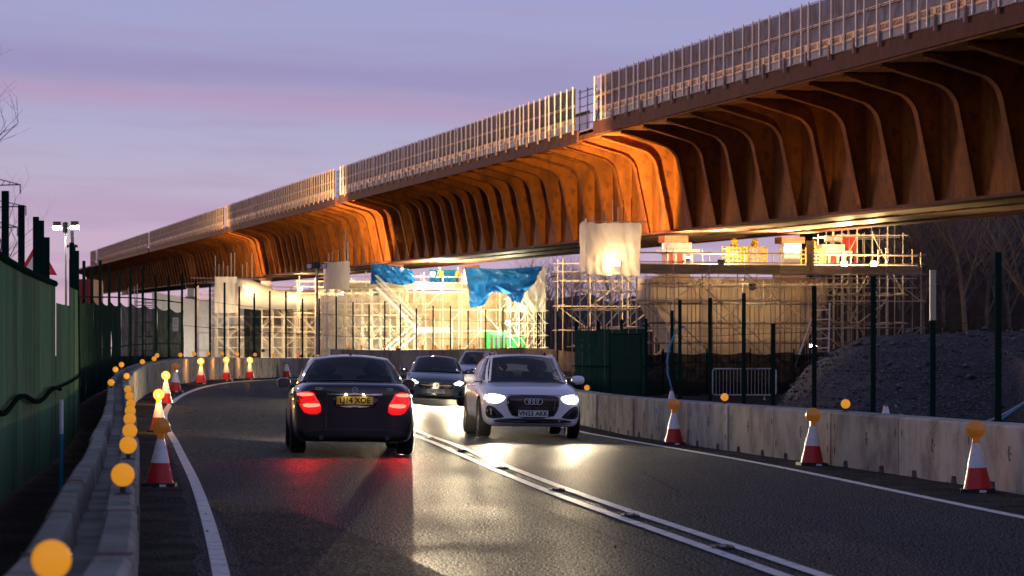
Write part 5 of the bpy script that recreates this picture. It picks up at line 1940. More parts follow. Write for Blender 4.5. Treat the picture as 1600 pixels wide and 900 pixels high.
class Car:
    def __init__(self, name, label, loc, heading, roll, stations, paint, axle_f, axle_r, wr, track, arch=0.0):
        """stations: y, half width, bottom z, waist z, shoulder z, top edge x, top edge z, crown, bulge."""
        self.root = thing(name, label, 'car', loc, heading, 'cars on the road', roll=roll)
        self.paint = paint
        m = MB()
        rings = []
        for (y, W, zb, zw, zs, xt, zt, crown, bulge) in stations:
            zl = zb + (zw - zb) * 0.22
            zm = zb + (zw - zb) * 0.55
            side = [(W * 0.90, zb), (W * 0.965, zl), (W * 0.99, zm), (W, zw), (W * 0.972, zs), (xt, zt)]
            sg = 1 if y > 0 else -1

            def yy(x, W=W, y=y, bulge=bulge, sg=sg):
                return y + sg * bulge * (1 - (abs(x) / W) ** 2.2)
            ring = []
            for f in (0.0, 0.36, 0.70):
                ring.append((side[0][0] * f, yy(side[0][0] * f), zb))
            ring += [(x, yy(x), z) for x, z in side]
            for f in (0.70, 0.36, 0.0):
                x = xt * f
                ring.append((x, yy(x), zt + crown * (1 - f * f)))
            full = ring + [(-x, y_, z) for x, y_, z in ring[-2:0:-1]]
            rings.append((full, side, yy, zt, crown, xt))
        m.grid([r[0] for r in rings], closed=True)
        for r, flip in ((rings[0], False), (rings[-1], True)):
            full, side, yy, zt, crown, xt = r
            rows = []
            for k, (x, z) in enumerate(side):
                fr_ = [-1, -0.70, -0.36, 0, 0.36, 0.70, 1]
                rows.append([(x * f, yy(x * f), z + (crown * (1 - f * f) if k == 5 else 0)) for f in fr_])
            m.grid(rows)
        me = m.mesh('body', [paint, 'cabin', 'black_plastic'])
        bm = bmesh.new()
        bm.from_mesh(me)
        bmesh.ops.remove_doubles(bm, verts=bm.verts, dist=1e-4)
        bmesh.ops.recalc_face_normals(bm, faces=bm.faces)
        bm.to_mesh(me)
        bm.free()
        o = bpy.data.objects.new('body', me)
        col.objects.link(o)
        sb = o.modifiers.new('sub', 'SUBSURF')
        sb.levels = sb.render_levels = 2
        cuts = MB()
        for ya in (axle_f, axle_r):
            for s_ in (-1, 1):
                cuts.lathe([(wr + 0.055, s_ * 0.52), (wr + 0.055, s_ * 1.2)], 28, 'X', (0, ya, wr))
        cm = cuts.mesh('arches', 'black_plastic')
        co = bpy.data.objects.new('arches', cm)
        col.objects.link(co)
        bo = o.modifiers.new('cut', 'BOOLEAN')
        bo.object = co
        bo.operation = 'DIFFERENCE'
        bo.solver = 'EXACT'
        try:
            bo.material_mode = 'TRANSFER'
        except Exception:
            pass
        bpy.context.view_layer.update()
        me2 = bpy.data.meshes.new_from_object(o.evaluated_get(bpy.context.evaluated_depsgraph_get()))
        bpy.data.objects.remove(o)
        bpy.data.objects.remove(co)
        me2.polygons.foreach_set('use_smooth', [True] * len(me2.polygons))
        me2.set_sharp_from_angle(angle=R(38))
        self.body = link_local(bpy.data.objects.new('body', me2), self.root)
        bmx = bmesh.new()
        bmx.from_mesh(me2)
        self.bvh = BVHTree.FromBMesh(bmx)
        bmx.free()
        for ya, front in ((axle_f, True), (axle_r, False)):
            for s_ in (-1, 1):
                self.wheel(s_ * track / 2, ya, wr, s_)

    def part(self, mb, name, mat, parent=None, smooth_=35):
        return mb.build(name, mat, parent or self.root, smooth=smooth_, local=True)

    def wheel(self, x, y, r, s_):
        w = thing_part('wheel', self.root, Matrix.Translation((x, y, r)))
        t = MB()
        hw = 0.105
        t.lathe([(r * 0.66, -hw), (r * 0.90, -hw * 1.06), (r * 0.985, -hw * 0.85), (r, -hw * 0.55), (r, hw * 0.55), (r * 0.985, hw * 0.85), (r * 0.90, hw * 1.06), (r * 0.66, hw), (r * 0.64, 0)], 32, 'X', close=True)
        link_local(bpy.data.objects.new('tyre', t.mesh('tyre', 'tyre', smooth=40)), w)
        q = MB()
        q.lathe([(r * 0.665, -hw * 0.9), (r * 0.665, hw * 0.95), (r * 0.61, hw * 0.9), (r * 0.60, -hw * 0.9)], 30, 'X', close=True)
        o_ = s_ * hw * 0.62
        for i in range(10):
            a = 2 * math.pi * (i // 2 + (0.16 if i % 2 else -0.16)) / 5
            q.box(None, (0.022, 0.036, r * 0.60), mat=Matrix.Rotation(a, 4, 'X') @ Matrix.Translation((o_, 0, r * 0.33)))
        q.lathe([(0.0, o_ - 0.02), (0.065, o_ - 0.02), (0.065, o_ + 0.012 * s_), (0.0, o_ + 0.016 * s_)], 14, 'X')
        link_local(bpy.data.objects.new('rim', q.mesh('rim', 'rim', smooth=40)), w)
        d = MB().lathe([(0.0, -s_ * 0.02), (r * 0.50, -s_ * 0.02), (r * 0.50, s_ * 0.0), (0, s_ * 0.0)], 24, 'X')
        link_local(bpy.data.objects.new('brake_disc', d.mesh('brake_disc', 'rim_dark', smooth=40)), w)

    def ray(self, a, b, side):
        """A point on the body seen from one side; a, b are the two coordinates across the view."""
        if side in ('front', 'rear'):
            s_ = 1 if side == 'front' else -1
            h = self.bvh.ray_cast(Vector((a, 4 * s_, b)), Vector((0, -s_, 0)))
            return (h[0], Vector((0, s_, 0)))
        s_ = 1 if side == 'right' else -1
        h = self.bvh.ray_cast(Vector((4 * s_, a, b)), Vector((-s_, 0, 0)))
        return (h[0], Vector((s_, 0, 0)))

    def patch(self, name, poly, side, mat, proud=0.006, parent=None, round_=1, step=0.05, flat=False, sink=0.03, bevel=0.94, dome=0.0):
        """A panel laid on the body: outline in the view plane, its surface following the body."""
        if round_:
            poly = chaikin(poly, round_)
        poly = dense(poly, step)
        n = len(poly)
        c = (sum(p[0] for p in poly) / n, sum(p[1] for p in poly) / n)
        last = None
        rings = []
        flat_y = None
        if flat:
            hs_ = [self.ray(p[0], p[1], side) for p in poly + [c]]
            vals = [h[0].dot(h[1]) for h in hs_ if h[0] is not None]
            flat_y = max(vals)
        for k, (sc_, off) in enumerate(((1.0, -sink), (1.0, proud * 0.6), (bevel, proud), (0.72, proud + dome * .5), (0.45, proud + dome * .85), (0.18, proud + dome))):
            row = []
            for p in poly:
                a, b = c[0] + (p[0] - c[0]) * sc_, c[1] + (p[1] - c[1]) * sc_
                h, nv = self.ray(a, b, side)
                if h is None:
                    h = last if last is not None else Vector((a, 0, b))
                    h = Vector((a, h.y, b)) if side in ('front', 'rear') else Vector((h.x, a, b))
                last = h
                if flat_y is not None:
                    h = h + nv * (flat_y - h.dot(nv))
                row.append(h + nv * off)
            rings.append(row)
        m = MB()
        m.grid(rings, closed=True)
        m.add(rings[-1], [tuple(range(n))])
        return self.part(m, name, mat, parent, 50)

    def mirror_patch(self, name, poly, side, mat, **kw):
        a = self.patch(name, poly, side, mat, **kw)
        b = self.patch(name, [(-x, z) for x, z in poly][::-1], side, mat, **kw)
        return a, b

    def greenhouse(self, belt, roof, crown, fb, rb, pillars, bulge=0.05, rows=7, front_glass='car_glass', side_glass='tinted_glass', rear_glass='car_glass', trim='gloss_black'):
        """belt / roof: matching (x, y, z) points from the windscreen corner along the side to the rear window corner.
        pillars: [(i0, i1)] index ranges of solid posts along the side; between them lies glass."""
        root = self.root
        K = len(belt)

        def sub(pts, n=4):
            P = catmull(pts, 9.0)
            out_ = []
            Pn = [Vector(p) for p in pts]
            for i in range(len(Pn) - 1):
                for j in range(n):
                    out_.append((Pn[i].lerp(Pn[i + 1], j / n), i + j / n))
            out_.append((Pn[-1], len(Pn) - 1.0))
            return out_
        SB, SR = sub(belt), sub(roof)

        def col_pts(b, r, outw):
            return [b.lerp(r, v) + outw * (bulge * 4 * v * (1 - v) * 0.5) for v in [k / rows for k in range(rows + 1)]]
        glass_faces = {}
        shell = MB()
        for s_ in (-1, 1):
            cols = []
            for (b, i), (r, _) in zip(SB, SR):
                bb, rr_ = Vector((b.x * s_, b.y, b.z)), Vector((r.x * s_, r.y, r.z))
                cols.append((col_pts(bb, rr_, Vector((s_, 0, 0))), i))
            # group columns into glass bays and pillars
            run = []
            cur = None

            def solid(i):
                return any(a - 1e-6 <= i < b - 1e-6 for a, b in pillars)
            segs_ = []
            for k in range(len(cols) - 1):
                so_ = solid(cols[k][1])
                if cur is None or so_ != cur[0]:
                    cur = [so_, k, k + 1]
                    segs_.append(cur)
                else:
                    cur[2] = k + 1
            for so_, a, b in segs_:
                grid_ = [cols[k][0] for k in range(a, b + 1)]
                if so_:
                    shell.grid(grid_)
                else:
                    g1 = [[c[0], c[0].lerp(c[1], 0.3)] for c in grid_]
                    shell.grid(g1)
                    g2 = [[c[-2].lerp(c[-1], 0.55), c[-1]] for c in grid_]
                    shell.grid(g2)
                    gg = [[c[0].lerp(c[1], 0.3)] + c[1:-1] + [c[-2].lerp(c[-1], 0.55)] for c in grid_]
                    self.part(MB().grid(gg), 'side_window', side_glass, None, 'all')
        # windscreen and rear window
        for which, bpt, rpt, bul, gl, nm, sgn in (('f', belt[0], roof[0], fb, front_glass, 'windscreen', 1), ('r', belt[-1], roof[-1], rb, rear_glass, 'rear_window', -1)):
            fr_ = [k / 8 for k in range(-8, 9)]
            colsx = []
            for f in fr_:
                b = Vector((bpt[0] * f, bpt[1] + sgn * bul[0] * (1 - f * f), bpt[2] + 0.02 * (1 - f * f)))
                r = Vector((rpt[0] * f, rpt[1] + sgn * bul[1] * (1 - f * f), rpt[2] + crown * (1 - f * f)))
                colsx.append(col_pts(b, r, Vector((0, sgn * 0.4, 0.4)) * (1 - f * f * 0.5)))
            inner_ = []
            for k, c in enumerate(colsx):
                inner_.append([c[0].lerp(c[1], 0.2)] + c[1:-1] + [c[-2].lerp(c[-1], 0.6)])
            # narrow black band and body edge round the glass
            e0, e1 = 1, len(colsx) - 2
            for k in (0, len(colsx) - 2):
                a, b = inner_[k], inner_[k + 1]
                mid = [p.lerp(q, 0.45 if k == 0 else 0.55) for p, q in zip(a, b)]
                shell.grid([colsx[k], [Vector(p) for p in ([colsx[k][0].lerp(colsx[k + 1][0], 0.45 if k == 0 else 0.55)] + mid[1:-1] + [colsx[k][-1].lerp(colsx[k + 1][-1], 0.45 if k == 0 else 0.55)])], ] if k == 0 else
                           [[colsx[k][0].lerp(colsx[k + 1][0], 0.55)] + mid[1:-1] + [colsx[k][-1].lerp(colsx[k + 1][-1], 0.55)], colsx[k + 1]])
                if k == 0:
                    inner_[0] = mid
                else:
                    inner_[-1] = mid
            self.part(MB().grid(inner_), nm, gl, None, 'all')
            shell.grid([[c[-2].lerp(c[-1], 0.6), c[-1]] for c in colsx])
            tr = MB().grid([[c[0] + Vector((0, sgn * 0.004, 0.004)), c[0].lerp(c[1], 0.26) + Vector((0, sgn * 0.004, 0.004))] for c in colsx])
            self.part(tr, 'glass_seal', trim, None, 'all')
        # roof
        rrows = []
        for k, (r, i) in enumerate(SR):
            v = i / (K - 1)
            wf, wr_ = max(0, 1 - v * 2.2) ** 1.5, max(0, (v - 0.55) / 0.45) ** 1.5
            row = []
            for f in [q / 8 for q in range(-8, 9)]:
                row.append((r.x * f, r.y + fb[1] * (1 - f * f) * wf - rb[1] * (1 - f * f) * wr_, r.z + crown * (1 - f * f)))
            rrows.append(row)
        shell.grid(rrows)
        me = shell.mesh('roof_and_pillars', self.paint, smooth=50)
        bm = bmesh.new()
        bm.from_mesh(me)
        bmesh.ops.remove_doubles(bm, verts=bm.verts, dist=0.0015)
        bmesh.ops.recalc_face_normals(bm, faces=bm.faces)
        bm.to_mesh(me)
        bm.free()
        return link_local(bpy.data.objects.new('roof', me), root)

    def cabin_floor(self, y0, y1):
        ci = [i for i, m_ in enumerate(self.body.data.materials) if m_ and m_.name == 'cabin']
        if ci:
            for p in self.body.data.polygons:
                if p.normal.z > 0.6 and y0 < p.center.y < y1 and abs(p.center.x) < 0.66:
                    p.material_index = ci[0]

    def seats(self, ys, z_top=1.02, xs=(-0.36, 0.36), head=True):
        for y in ys:
            for x in xs:
                m = MB()
                m.box((x, y, z_top - 0.16), (0.48, 0.14, 0.55))
                o = self.part(m, 'seat', 'seat_cloth')
                bv = o.modifiers.new('b', 'BEVEL')
                bv.width = 0.05
                bv.segments = 3
                if head:
                    hm_ = MB()
                    hm_.ellipsoid((x, y - 0.02, z_top + 0.19), (0.135, 0.06, 0.095), 14, 8)
                    hm_.tube((x - 0.06, y - 0.01, z_top + 0.08), (x - 0.06, y - 0.01, z_top + 0.14), 0.008)
                    hm_.tube((x + 0.06, y - 0.01, z_top + 0.08), (x + 0.06, y - 0.01, z_top + 0.14), 0.008)
                    self.part(hm_, 'headrest', 'seat_cloth', o)

    def mirrors(self, x, y, z, glass_side, s=(0.105, 0.075, 0.075), mat=None):
        for s_ in (-1, 1):
            m = MB()
            rows = []
            for k in range(7):
                f = k / 6
                yy_ = 0.085 - 0.17 * f
                sc_ = (0.30, 0.72, 0.92, 1.0, 1.0, 0.98, 0.94)[k]
                rows.append([(s_ * x + s[0] * sc_ * (abs(math.cos(a)) ** 0.7) * (1 if math.cos(a) > 0 else -1), y + yy_, z + s[2] * sc_ * (abs(math.sin(a)) ** 0.7) * (1 if math.sin(a) > 0 else -1)) for a in [2 * math.pi * q / 16 for q in range(16)]])
            m.grid(rows, closed=True)
            m.add(rows[0], [tuple(range(16))])
            m.add(rows[-1], [tuple(range(15, -1, -1))])
            o = self.part(m, 'door_mirror', mat or self.paint, None, 50)
            g = MB().box((s_ * x, y - 0.088, z), (s[0] * 1.55, 0.006, s[2] * 1.5))
            self.part(g, 'mirror_glass', 'mirror_glass', o)
            st = MB().box((s_ * (x - 0.12), y + 0.03, z - 0.055), (0.14, 0.05, 0.03))
            self.part(st, 'mirror_arm', 'black_plastic', o)

    def plate(self, txt, x, z, side, mat, size=(0.52, 0.115), tsize=0.105, proud=0.012, text=True):
        w, h = size
        poly = [(x - w / 2, z - h / 2), (x + w / 2, z - h / 2), (x + w / 2, z + h / 2), (x - w / 2, z + h / 2)]
        p = self.patch('number_plate', poly, side, mat, proud=proud, round_=0, flat=True)
        yv = max(v.co.y for v in p.data.vertices) if side == 'front' else min(v.co.y for v in p.data.vertices)
        if text:
            s_ = 1 if side == 'front' else -1
            me = text_mesh(txt, tsize, 'plate_black', 0.002, 0.0028)
            m = Matrix.Translation((x, yv + s_ * 0.002, z)) @ (Matrix.Rotation(math.pi, 4, 'Z') if side == 'front' else Matrix.Identity(4)) @ Matrix.Rotation(math.pi / 2, 4, 'X')
            link_local(bpy.data.objects.new('lettering', me), p, m)
        return p, yv

    def letters(self, txt, x, z, side, size, mat='chrome'):
        h, nv = self.ray(x, z, side)
        me = text_mesh(txt, size, mat, 0.003)
        m = Matrix.Translation(h + nv * 0.004) @ (Matrix.Rotation(math.pi, 4, 'Z') if side == 'front' else Matrix.Identity(4)) @ Matrix.Rotation(math.pi / 2, 4, 'X')
        return link_local(bpy.data.objects.new('badge_lettering', me), self.root, m)

    def star(self, x, z, side, r, proud=0.02):
        h, nv = self.ray(x, z, side)
        y = h.y + nv.y * proud
        m = MB()
        m.lathe([(r, -0.006), (r, 0.006), (r * 0.87, 0.006), (r * 0.87, -0.006)], 28, 'Y', (x, y, z), close=True)
        for k in range(3):
            a = R(90 + 120 * k)
            c, s_ = math.cos(a), math.sin(a)
            t_ = r * 0.12
            m.add([(x + c * r * 0.95, y, z + s_ * r * 0.95), (x - s_ * t_, y - 0.004, z + c * t_), (x - c * t_ * .4, y - 0.004, z - s_ * t_ * .4), (x + s_ * t_, y - 0.004, z - c * t_),
                   (x, y + nv.y * 0.008, z)], [(0, 1, 4), (1, 2, 4), (2, 3, 4), (3, 0, 4), (0, 3, 2, 1)])
        return self.part(m, 'star_badge', 'chrome', None, 30)

    def headlight(self, poly, beam_c, beam_r, power, lens='headlamp_lens', colour=(1.0, 0.80, 0.50), spread=60, down=-0.045, beams=True):
        for s_ in (-1, 1):
            pl = [(x * s_, z) for x, z in poly]
            if s_ < 0:
                pl = pl[::-1]
            hl = self.patch('headlight', pl, 'front', lens, proud=0.006)
            bx, bz = beam_c[0] * s_, beam_c[1]
            h, nv = self.ray(bx, bz, 'front')
            m = MB()
            m.lathe([(0.0, 0.016), (beam_r * 0.6, 0.014), (beam_r, 0.008), (beam_r, -0.01)], 18, 'Y', (bx, h.y + 0.004, bz))
            self.part(m, 'beam_lens', 'headlamp_beam', hl, 50)
            if beams:
                d = bpy.data.lights.new('headlight_beam', 'SPOT')
                d.energy = power
                d.color = colour
                d.spot_size = R(spread)
                d.spot_blend = 1.0
                d.shadow_soft_size = 0.045
                lo = bpy.data.objects.new('headlight_beam', d)
                link_local(lo, hl, Matrix.Translation((bx, h.y + 0.10, bz)) @ Vector((0, 1, down)).to_track_quat('-Z', 'Y').to_matrix().to_4x4())

    def doors(self, lines, side_only=(-1, 1)):
        for s_, nm in ((-1, 'left'), (1, 'right')):
            for y, z0, z1 in lines:
                self.patch('door_seam', [(y - 0.005, z0), (y + 0.005, z0), (y + 0.005, z1), (y - 0.005, z1)], nm, 'black_plastic', proud=0.0015, round_=0, step=0.06, bevel=0.99)

    def handles(self, ys, z):
        for nm in ('left', 'right'):
            for y in ys:
                self.patch('door_handle', [(y - 0.10, z - 0.015), (y + 0.10, z - 0.015), (y + 0.10, z + 0.015), (y - 0.10, z + 0.015)], nm, self.paint, proud=0.028, sink=0.0)


def thing_part(name, parent, m):
    o = bpy.data.objects.new(name, None)
    o.empty_display_size = 0.1
    return link_local(o, parent, m)


def heading(dx, dy):
    return math.atan2(-dx, dy)


# ---- dark saloon driving away
hd = heading(-0.105, 1)
xc, yc = -2.24 - 0.105 * 2.29, 39.3 + 2.29
mb_st = [(-2.20, 0.74, 0.27, 0.62, 0.82, 0.56, 0.955, 0.01, 0.10), (-2.17, 0.82, 0.20, 0.60, 0.87, 0.66, 1.005, 0.012, 0.10), (-1.98, 0.868, 0.17, 0.60, 0.90, 0.72, 1.035, 0.015, 0.05),
         (-1.38, 0.888, 0.20, 0.60, 0.91, 0.755, 1.045, 0.02, 0), (-0.6, 0.888, 0.19, 0.60, 0.90, 0.765, 1.01, 0.02, 0), (0.2, 0.888, 0.19, 0.60, 0.89, 0.765, 0.99, 0.02, 0), (0.9, 0.888, 0.19, 0.60, 0.87, 0.755, 0.965, 0.03, 0),
         (1.38, 0.885, 0.20, 0.60, 0.83, 0.70, 0.915, 0.04, 0), (1.9, 0.85, 0.20, 0.56, 0.74, 0.62, 0.82, 0.04, 0.04), (2.15, 0.77, 0.24, 0.50, 0.64, 0.55, 0.72, 0.03, 0.10), (2.20, 0.66, 0.32, 0.48, 0.58, 0.48, 0.64, 0.02, 0.10)]
c1 = Car('saloon_car', 'dark aubergine saloon driving away with glowing red tail lights', at(xc, yc, 0.004), hd, R(0.8), mb_st, 'paint_aubergine', 1.36, -1.38, 0.318, 1.55)
c1.greenhouse([(0.70, 0.78, 0.985), (0.755, 0.55, 0.995), (0.765, -0.10, 1.00), (0.765, -0.22, 1.00), (0.76, -0.95, 1.02), (0.755, -1.15, 1.03), (0.72, -1.50, 1.045)],
              [(0.535, 0.02, 1.375), (0.560, -0.05, 1.378), (0.565, -0.18, 1.385), (0.565, -0.28, 1.386), (0.555, -0.85, 1.375), (0.545, -0.98, 1.366), (0.525, -1.06, 1.355)],
              0.055, (0.17, 0.14), (0.14, 0.08), [(0, 0.5), (2, 3), (4.75, 6.1)])
c1.cabin_floor(-1.45, 0.75)
c1.seats([-0.10, -0.95])
tl = [(0.835, 0.905), (0.585, 0.905), (0.547, 0.82), (0.48, 0.72), (0.476, 0.585), (0.69, 0.58), (0.77, 0.685), (0.825, 0.80)]
for s_ in (-1, 1):
    p = c1.patch('tail_light', [(x * s_, z) for x, z in tl][::s_], 'rear', 'tail_lens', proud=0.008)
    for bar in ([(0.815, 0.885), (0.60, 0.885), (0.585, 0.845), (0.805, 0.835)], [(0.745, 0.735), (0.50, 0.74), (0.49, 0.69), (0.715, 0.675)]):
        c1.patch('light_bar', [(x * s_, z) for x, z in bar][::s_], 'rear', 'tail_bar', proud=0.013, parent=p)
for s_ in (-1, 1):
    tl_d = bpy.data.lights.new('tail_glow', 'SPOT')
    tl_d.spot_size = R(110)
    tl_d.spot_blend = 0.8
    tl_d.energy = 75.0
    tl_d.color = (1.0, 0.03, 0.02)
    tl_d.shadow_soft_size = 0.06
    link_local(bpy.data.objects.new('tail_glow', tl_d), c1.root, Matrix.Translation((0.66 * s_, -2.36, 0.72)) @ Vector((0, -1, -0.45)).to_track_quat('-Z', 'Y').to_matrix().to_4x4())
c1.patch('trim_strip', [(-0.39, 0.862), (0.39, 0.862), (0.39, 0.886), (-0.39, 0.886)], 'rear', 'chrome', proud=0.02, round_=0)
c1.patch('plate_recess', [(-0.335, 0.845), (0.335, 0.845), (0.30, 0.70), (0.24, 0.675), (-0.24, 0.675), (-0.30, 0.70)], 'rear', 'gloss_black', proud=0.004)
c1.patch('boot_seam', [(-0.47, 0.655), (0.47, 0.655), (0.47, 0.663), (-0.47, 0.663)], 'rear', 'black_plastic', proud=0.002, round_=0)
pl_, yv = c1.plate('LJ14 XOE', 0, 0.784, 'rear', 'plate_yellow', tsize=0.108, proud=0.018)
for x in (-0.13, 0.13):
    m = MB().box((x, yv - 0.006, 0.857), (0.05, 0.012, 0.010))
    c1.part(m, 'plate_light', 'plate_lamp')
    lamp_o = bpy.data.lights.new('plate_glow', 'POINT')
    lamp_o.energy = 0.22
    lamp_o.color = (1.0, 0.86, 0.62)
    lamp_o.shadow_soft_size = 0.015
    link_local(bpy.data.objects.new('plate_glow', lamp_o), c1.root, Matrix.Translation((x, yv - 0.07, 0.87)))
c1.patch('plate_trim', [(-0.30, 0.712), (0.30, 0.712), (0.25, 0.686), (-0.25, 0.686)], 'rear', 'chrome', proud=0.012)
c1.patch('lower_bumper', [(-0.74, 0.385), (0.74, 0.385), (0.70, 0.25), (0.35, 0.225), (-0.35, 0.225), (-0.70, 0.25)], 'rear', 'black_plastic', proud=0.008)
c1.letters('C220', -0.50, 0.945, 'rear', 0.055)
c1.letters('CDI', 0.50, 0.945, 'rear', 0.055)
c1.star(0.0, 0.93, 'rear', 0.042, 0.012)
fin = MB().add([(-0.02, -0.80, 1.425), (0.02, -0.80, 1.425), (0.02, -0.62, 1.428), (-0.02, -0.62, 1.428), (0, -0.80, 1.475), (0, -0.74, 1.47)], [(0, 1, 4), (0, 4, 5, 3), (1, 2, 5, 4), (2, 3, 5)])
c1.part(fin, 'roof_fin', 'gloss_black')
c1.mirrors(0.945, 0.52, 1.00, -1)
c1.doors([(0.78, 0.32, 0.95), (-0.17, 0.25, 0.95), (-1.02, 0.50, 0.97)])
c1.handles([-0.02, -0.88], 0.84)
m = MB()
for s_ in (-1, 1):
    m.tube((0.36 * s_ * 1.3, -2.28, 0.255), (0.36 * s_ * 1.3, -2.0, 0.255), 0.035, 10)
c1.part(m, 'exhaust', 'rim_dark')
c1.headlight([(0.42, 0.62), (0.72, 0.66), (0.74, 0.56), (0.50, 0.52)], (0.62, 0.60), 0.05, 2500)
seated('person', 'driver of the dark saloon seen from behind through its rear window', 0.36, 0.05, WORLD[c1.root.name], 'cloth_dark')

# ---- silver-white crossover coming towards the camera
hd = heading(0.105, -1)
xc, yc = 0.36 - 0.105 * 2.1, 48.0 + 2.1
au_st = [(-2.06, 0.66, 0.40, 0.66, 0.86, 0.58, 1.0, 0.01, 0.05), (-2.0, 0.80, 0.28, 0.66, 0.92, 0.68, 1.05, 0.01, 0.05), (-1.75, 0.868, 0.24, 0.66, 0.95, 0.73, 1.07, 0.01, 0), (-1.30, 0.895, 0.24, 0.66, 0.95, 0.76, 1.06, 0.02, 0),
         (-0.4, 0.895, 0.23, 0.64, 0.94, 0.775, 1.04, 0.02, 0), (0.4, 0.895, 0.23, 0.64, 0.92, 0.775, 1.0, 0.02, 0), (0.95, 0.893, 0.24, 0.64, 0.89, 0.765, 0.955, 0.035, 0), (1.30, 0.893, 0.25, 0.64, 0.86, 0.74, 0.915, 0.045, 0),
         (1.72, 0.868, 0.22, 0.60, 0.79, 0.70, 0.855, 0.05, 0.02), (1.90, 0.835, 0.20, 0.56, 0.73, 0.66, 0.81, 0.04, 0.07), (1.99, 0.775, 0.22, 0.50, 0.66, 0.62, 0.745, 0.03, 0.105), (2.0, 0.68, 0.30, 0.48, 0.60, 0.55, 0.69, 0.02, 0.105)]
c2 = Car('crossover_car', 'pale silver crossover coming closer with bright headlights and four-ring badge', at(xc, yc, 0.004), hd, R(-1.0), au_st, 'paint_silver', 1.30, -1.30, 0.34, 1.56)
c2.greenhouse([(0.685, 0.98, 0.955), (0.76, 0.66, 0.975), (0.775, -0.05, 1.005), (0.775, -0.17, 1.01), (0.765, -0.98, 1.06), (0.755, -1.25, 1.075), (0.70, -1.80, 1.09)],
              [(0.565, 0.16, 1.415), (0.60, 0.08, 1.42), (0.605, -0.12, 1.428), (0.605, -0.22, 1.428), (0.59, -0.95, 1.415), (0.575, -1.15, 1.405), (0.545, -1.50, 1.375)],
              0.05, (0.16, 0.13), (0.08, 0.06), [(0, 0.5), (2, 3), (4.75, 6.1)])
c2.cabin_floor(-1.7, 0.9)
c2.seats([-0.15, -1.0], 1.04)
G = [(-0.44, 0.715), (-0.36, 0.745), (0.36, 0.745), (0.44, 0.715), (0.435, 0.53), (0.33, 0.365), (-0.33, 0.365), (-0.435, 0.53)]
c2.patch('grille_surround', [(x * 1.045, 0.55 + (z - 0.55) * 1.06) for x, z in G], 'front', 'grey_plastic', proud=0.006, round_=1)
gr = c2.patch('grille', G, 'front', 'gloss_black', proud=0.010, round_=1)
for i in range(7):
    z = 0.40 + i * 0.05
    hw = 0.34 + 0.1 * smooth(0.37, 0.55, z)
    c2.patch('grille_bar', [(-hw, z - 0.004), (hw, z - 0.004), (hw, z + 0.004), (-hw, z + 0.004)], 'front', 'black_plastic', proud=0.016, round_=0, parent=gr, sink=0)
h, nv = c2.ray(0, 0.64, 'front')
for k in range(4):
    m = MB()
    cxr = -0.105 + 0.07 * k
    prof = [(0.050 + 0.007 * math.cos(a), 0.007 * math.sin(a)) for a in [2 * math.pi * q / 8 for q in range(8)]]
    m.lathe(prof, 24, 'Y', (cxr, h.y + 0.03, 0.645), close=True)
    c2.part(m, 'badge_ring', 'chrome', gr, 50)
c2.plate('VN23 AKK', 0, 0.435, 'front', 'plate_white', tsize=0.108, proud=0.026)
c2.headlight([(0.47, 0.725), (0.60, 0.765), (0.80, 0.775), (0.835, 0.70), (0.79, 0.615), (0.62, 0.60), (0.52, 0.645)], (0.70, 0.685), 0.058, 3200, down=0.045, spread=38)
c2.mirror_patch('side_intake', [(0.80, 0.575), (0.70, 0.57), (0.52, 0.40), (0.49, 0.36), (0.74, 0.335), (0.82, 0.40)], 'front', 'black_plastic', proud=0.006)
c2.mirror_patch('intake_mesh', [(0.775, 0.535), (0.71, 0.535), (0.60, 0.41), (0.60, 0.385), (0.75, 0.37), (0.785, 0.42)], 'front', 'gloss_black', proud=0.009)
c2.patch('lower_intake', [(-0.60, 0.335), (-0.42, 0.352), (0.42, 0.352), (0.60, 0.335), (0.74, 0.295), (0.42, 0.265), (-0.42, 0.265), (-0.74, 0.295)], 'front', 'gloss_black', proud=0.007)
c2.patch('skid_plate', [(-0.46, 0.262), (0.46, 0.262), (0.70, 0.285), (0.66, 0.258), (0.40, 0.228), (-0.40, 0.228), (-0.66, 0.258), (-0.70, 0.285)], 'front', 'satin_silver', proud=0.020)
c2.patch('bonnet_seam', [(-0.60, 0.757), (0.60, 0.757), (0.60, 0.764), (-0.60, 0.764)], 'front', 'black_plastic', proud=0.002, round_=0)
c2.mirrors(0.965, 0.60, 1.02, 1, (0.12, 0.08, 0.078))
c2.doors([(0.80, 0.42, 1.0), (-0.11, 0.36, 1.0), (-0.98, 0.62, 1.0)])
c2.handles([0.02, -0.85], 0.90)
for nm in ('left', 'right'):
    c2.patch('sill_trim', [(-0.86, 0.24), (0.86, 0.24), (0.84, 0.36), (-0.84, 0.36)], nm, 'grey_plastic', proud=0.006)
m = MB()
for s_ in (-1, 1):
    m.path([(0.58 * s_, 0.05, 1.445), (0.59 * s_, -0.5, 1.465), (0.575 * s_, -1.2, 1.435)], 0.014, 6)
c2.part(m, 'roof_rails', 'gloss_black')
seated('person', 'driver of the silver crossover in grey clothing behind the windscreen', 0.37, 0.02, WORLD[c2.root.name], 'cloth_grey', 0.3)
seated('person', 'front passenger of the silver crossover with face lit behind the windscreen', -0.37, 0.02, WORLD[c2.root.name], 'cloth_dark', -0.4)

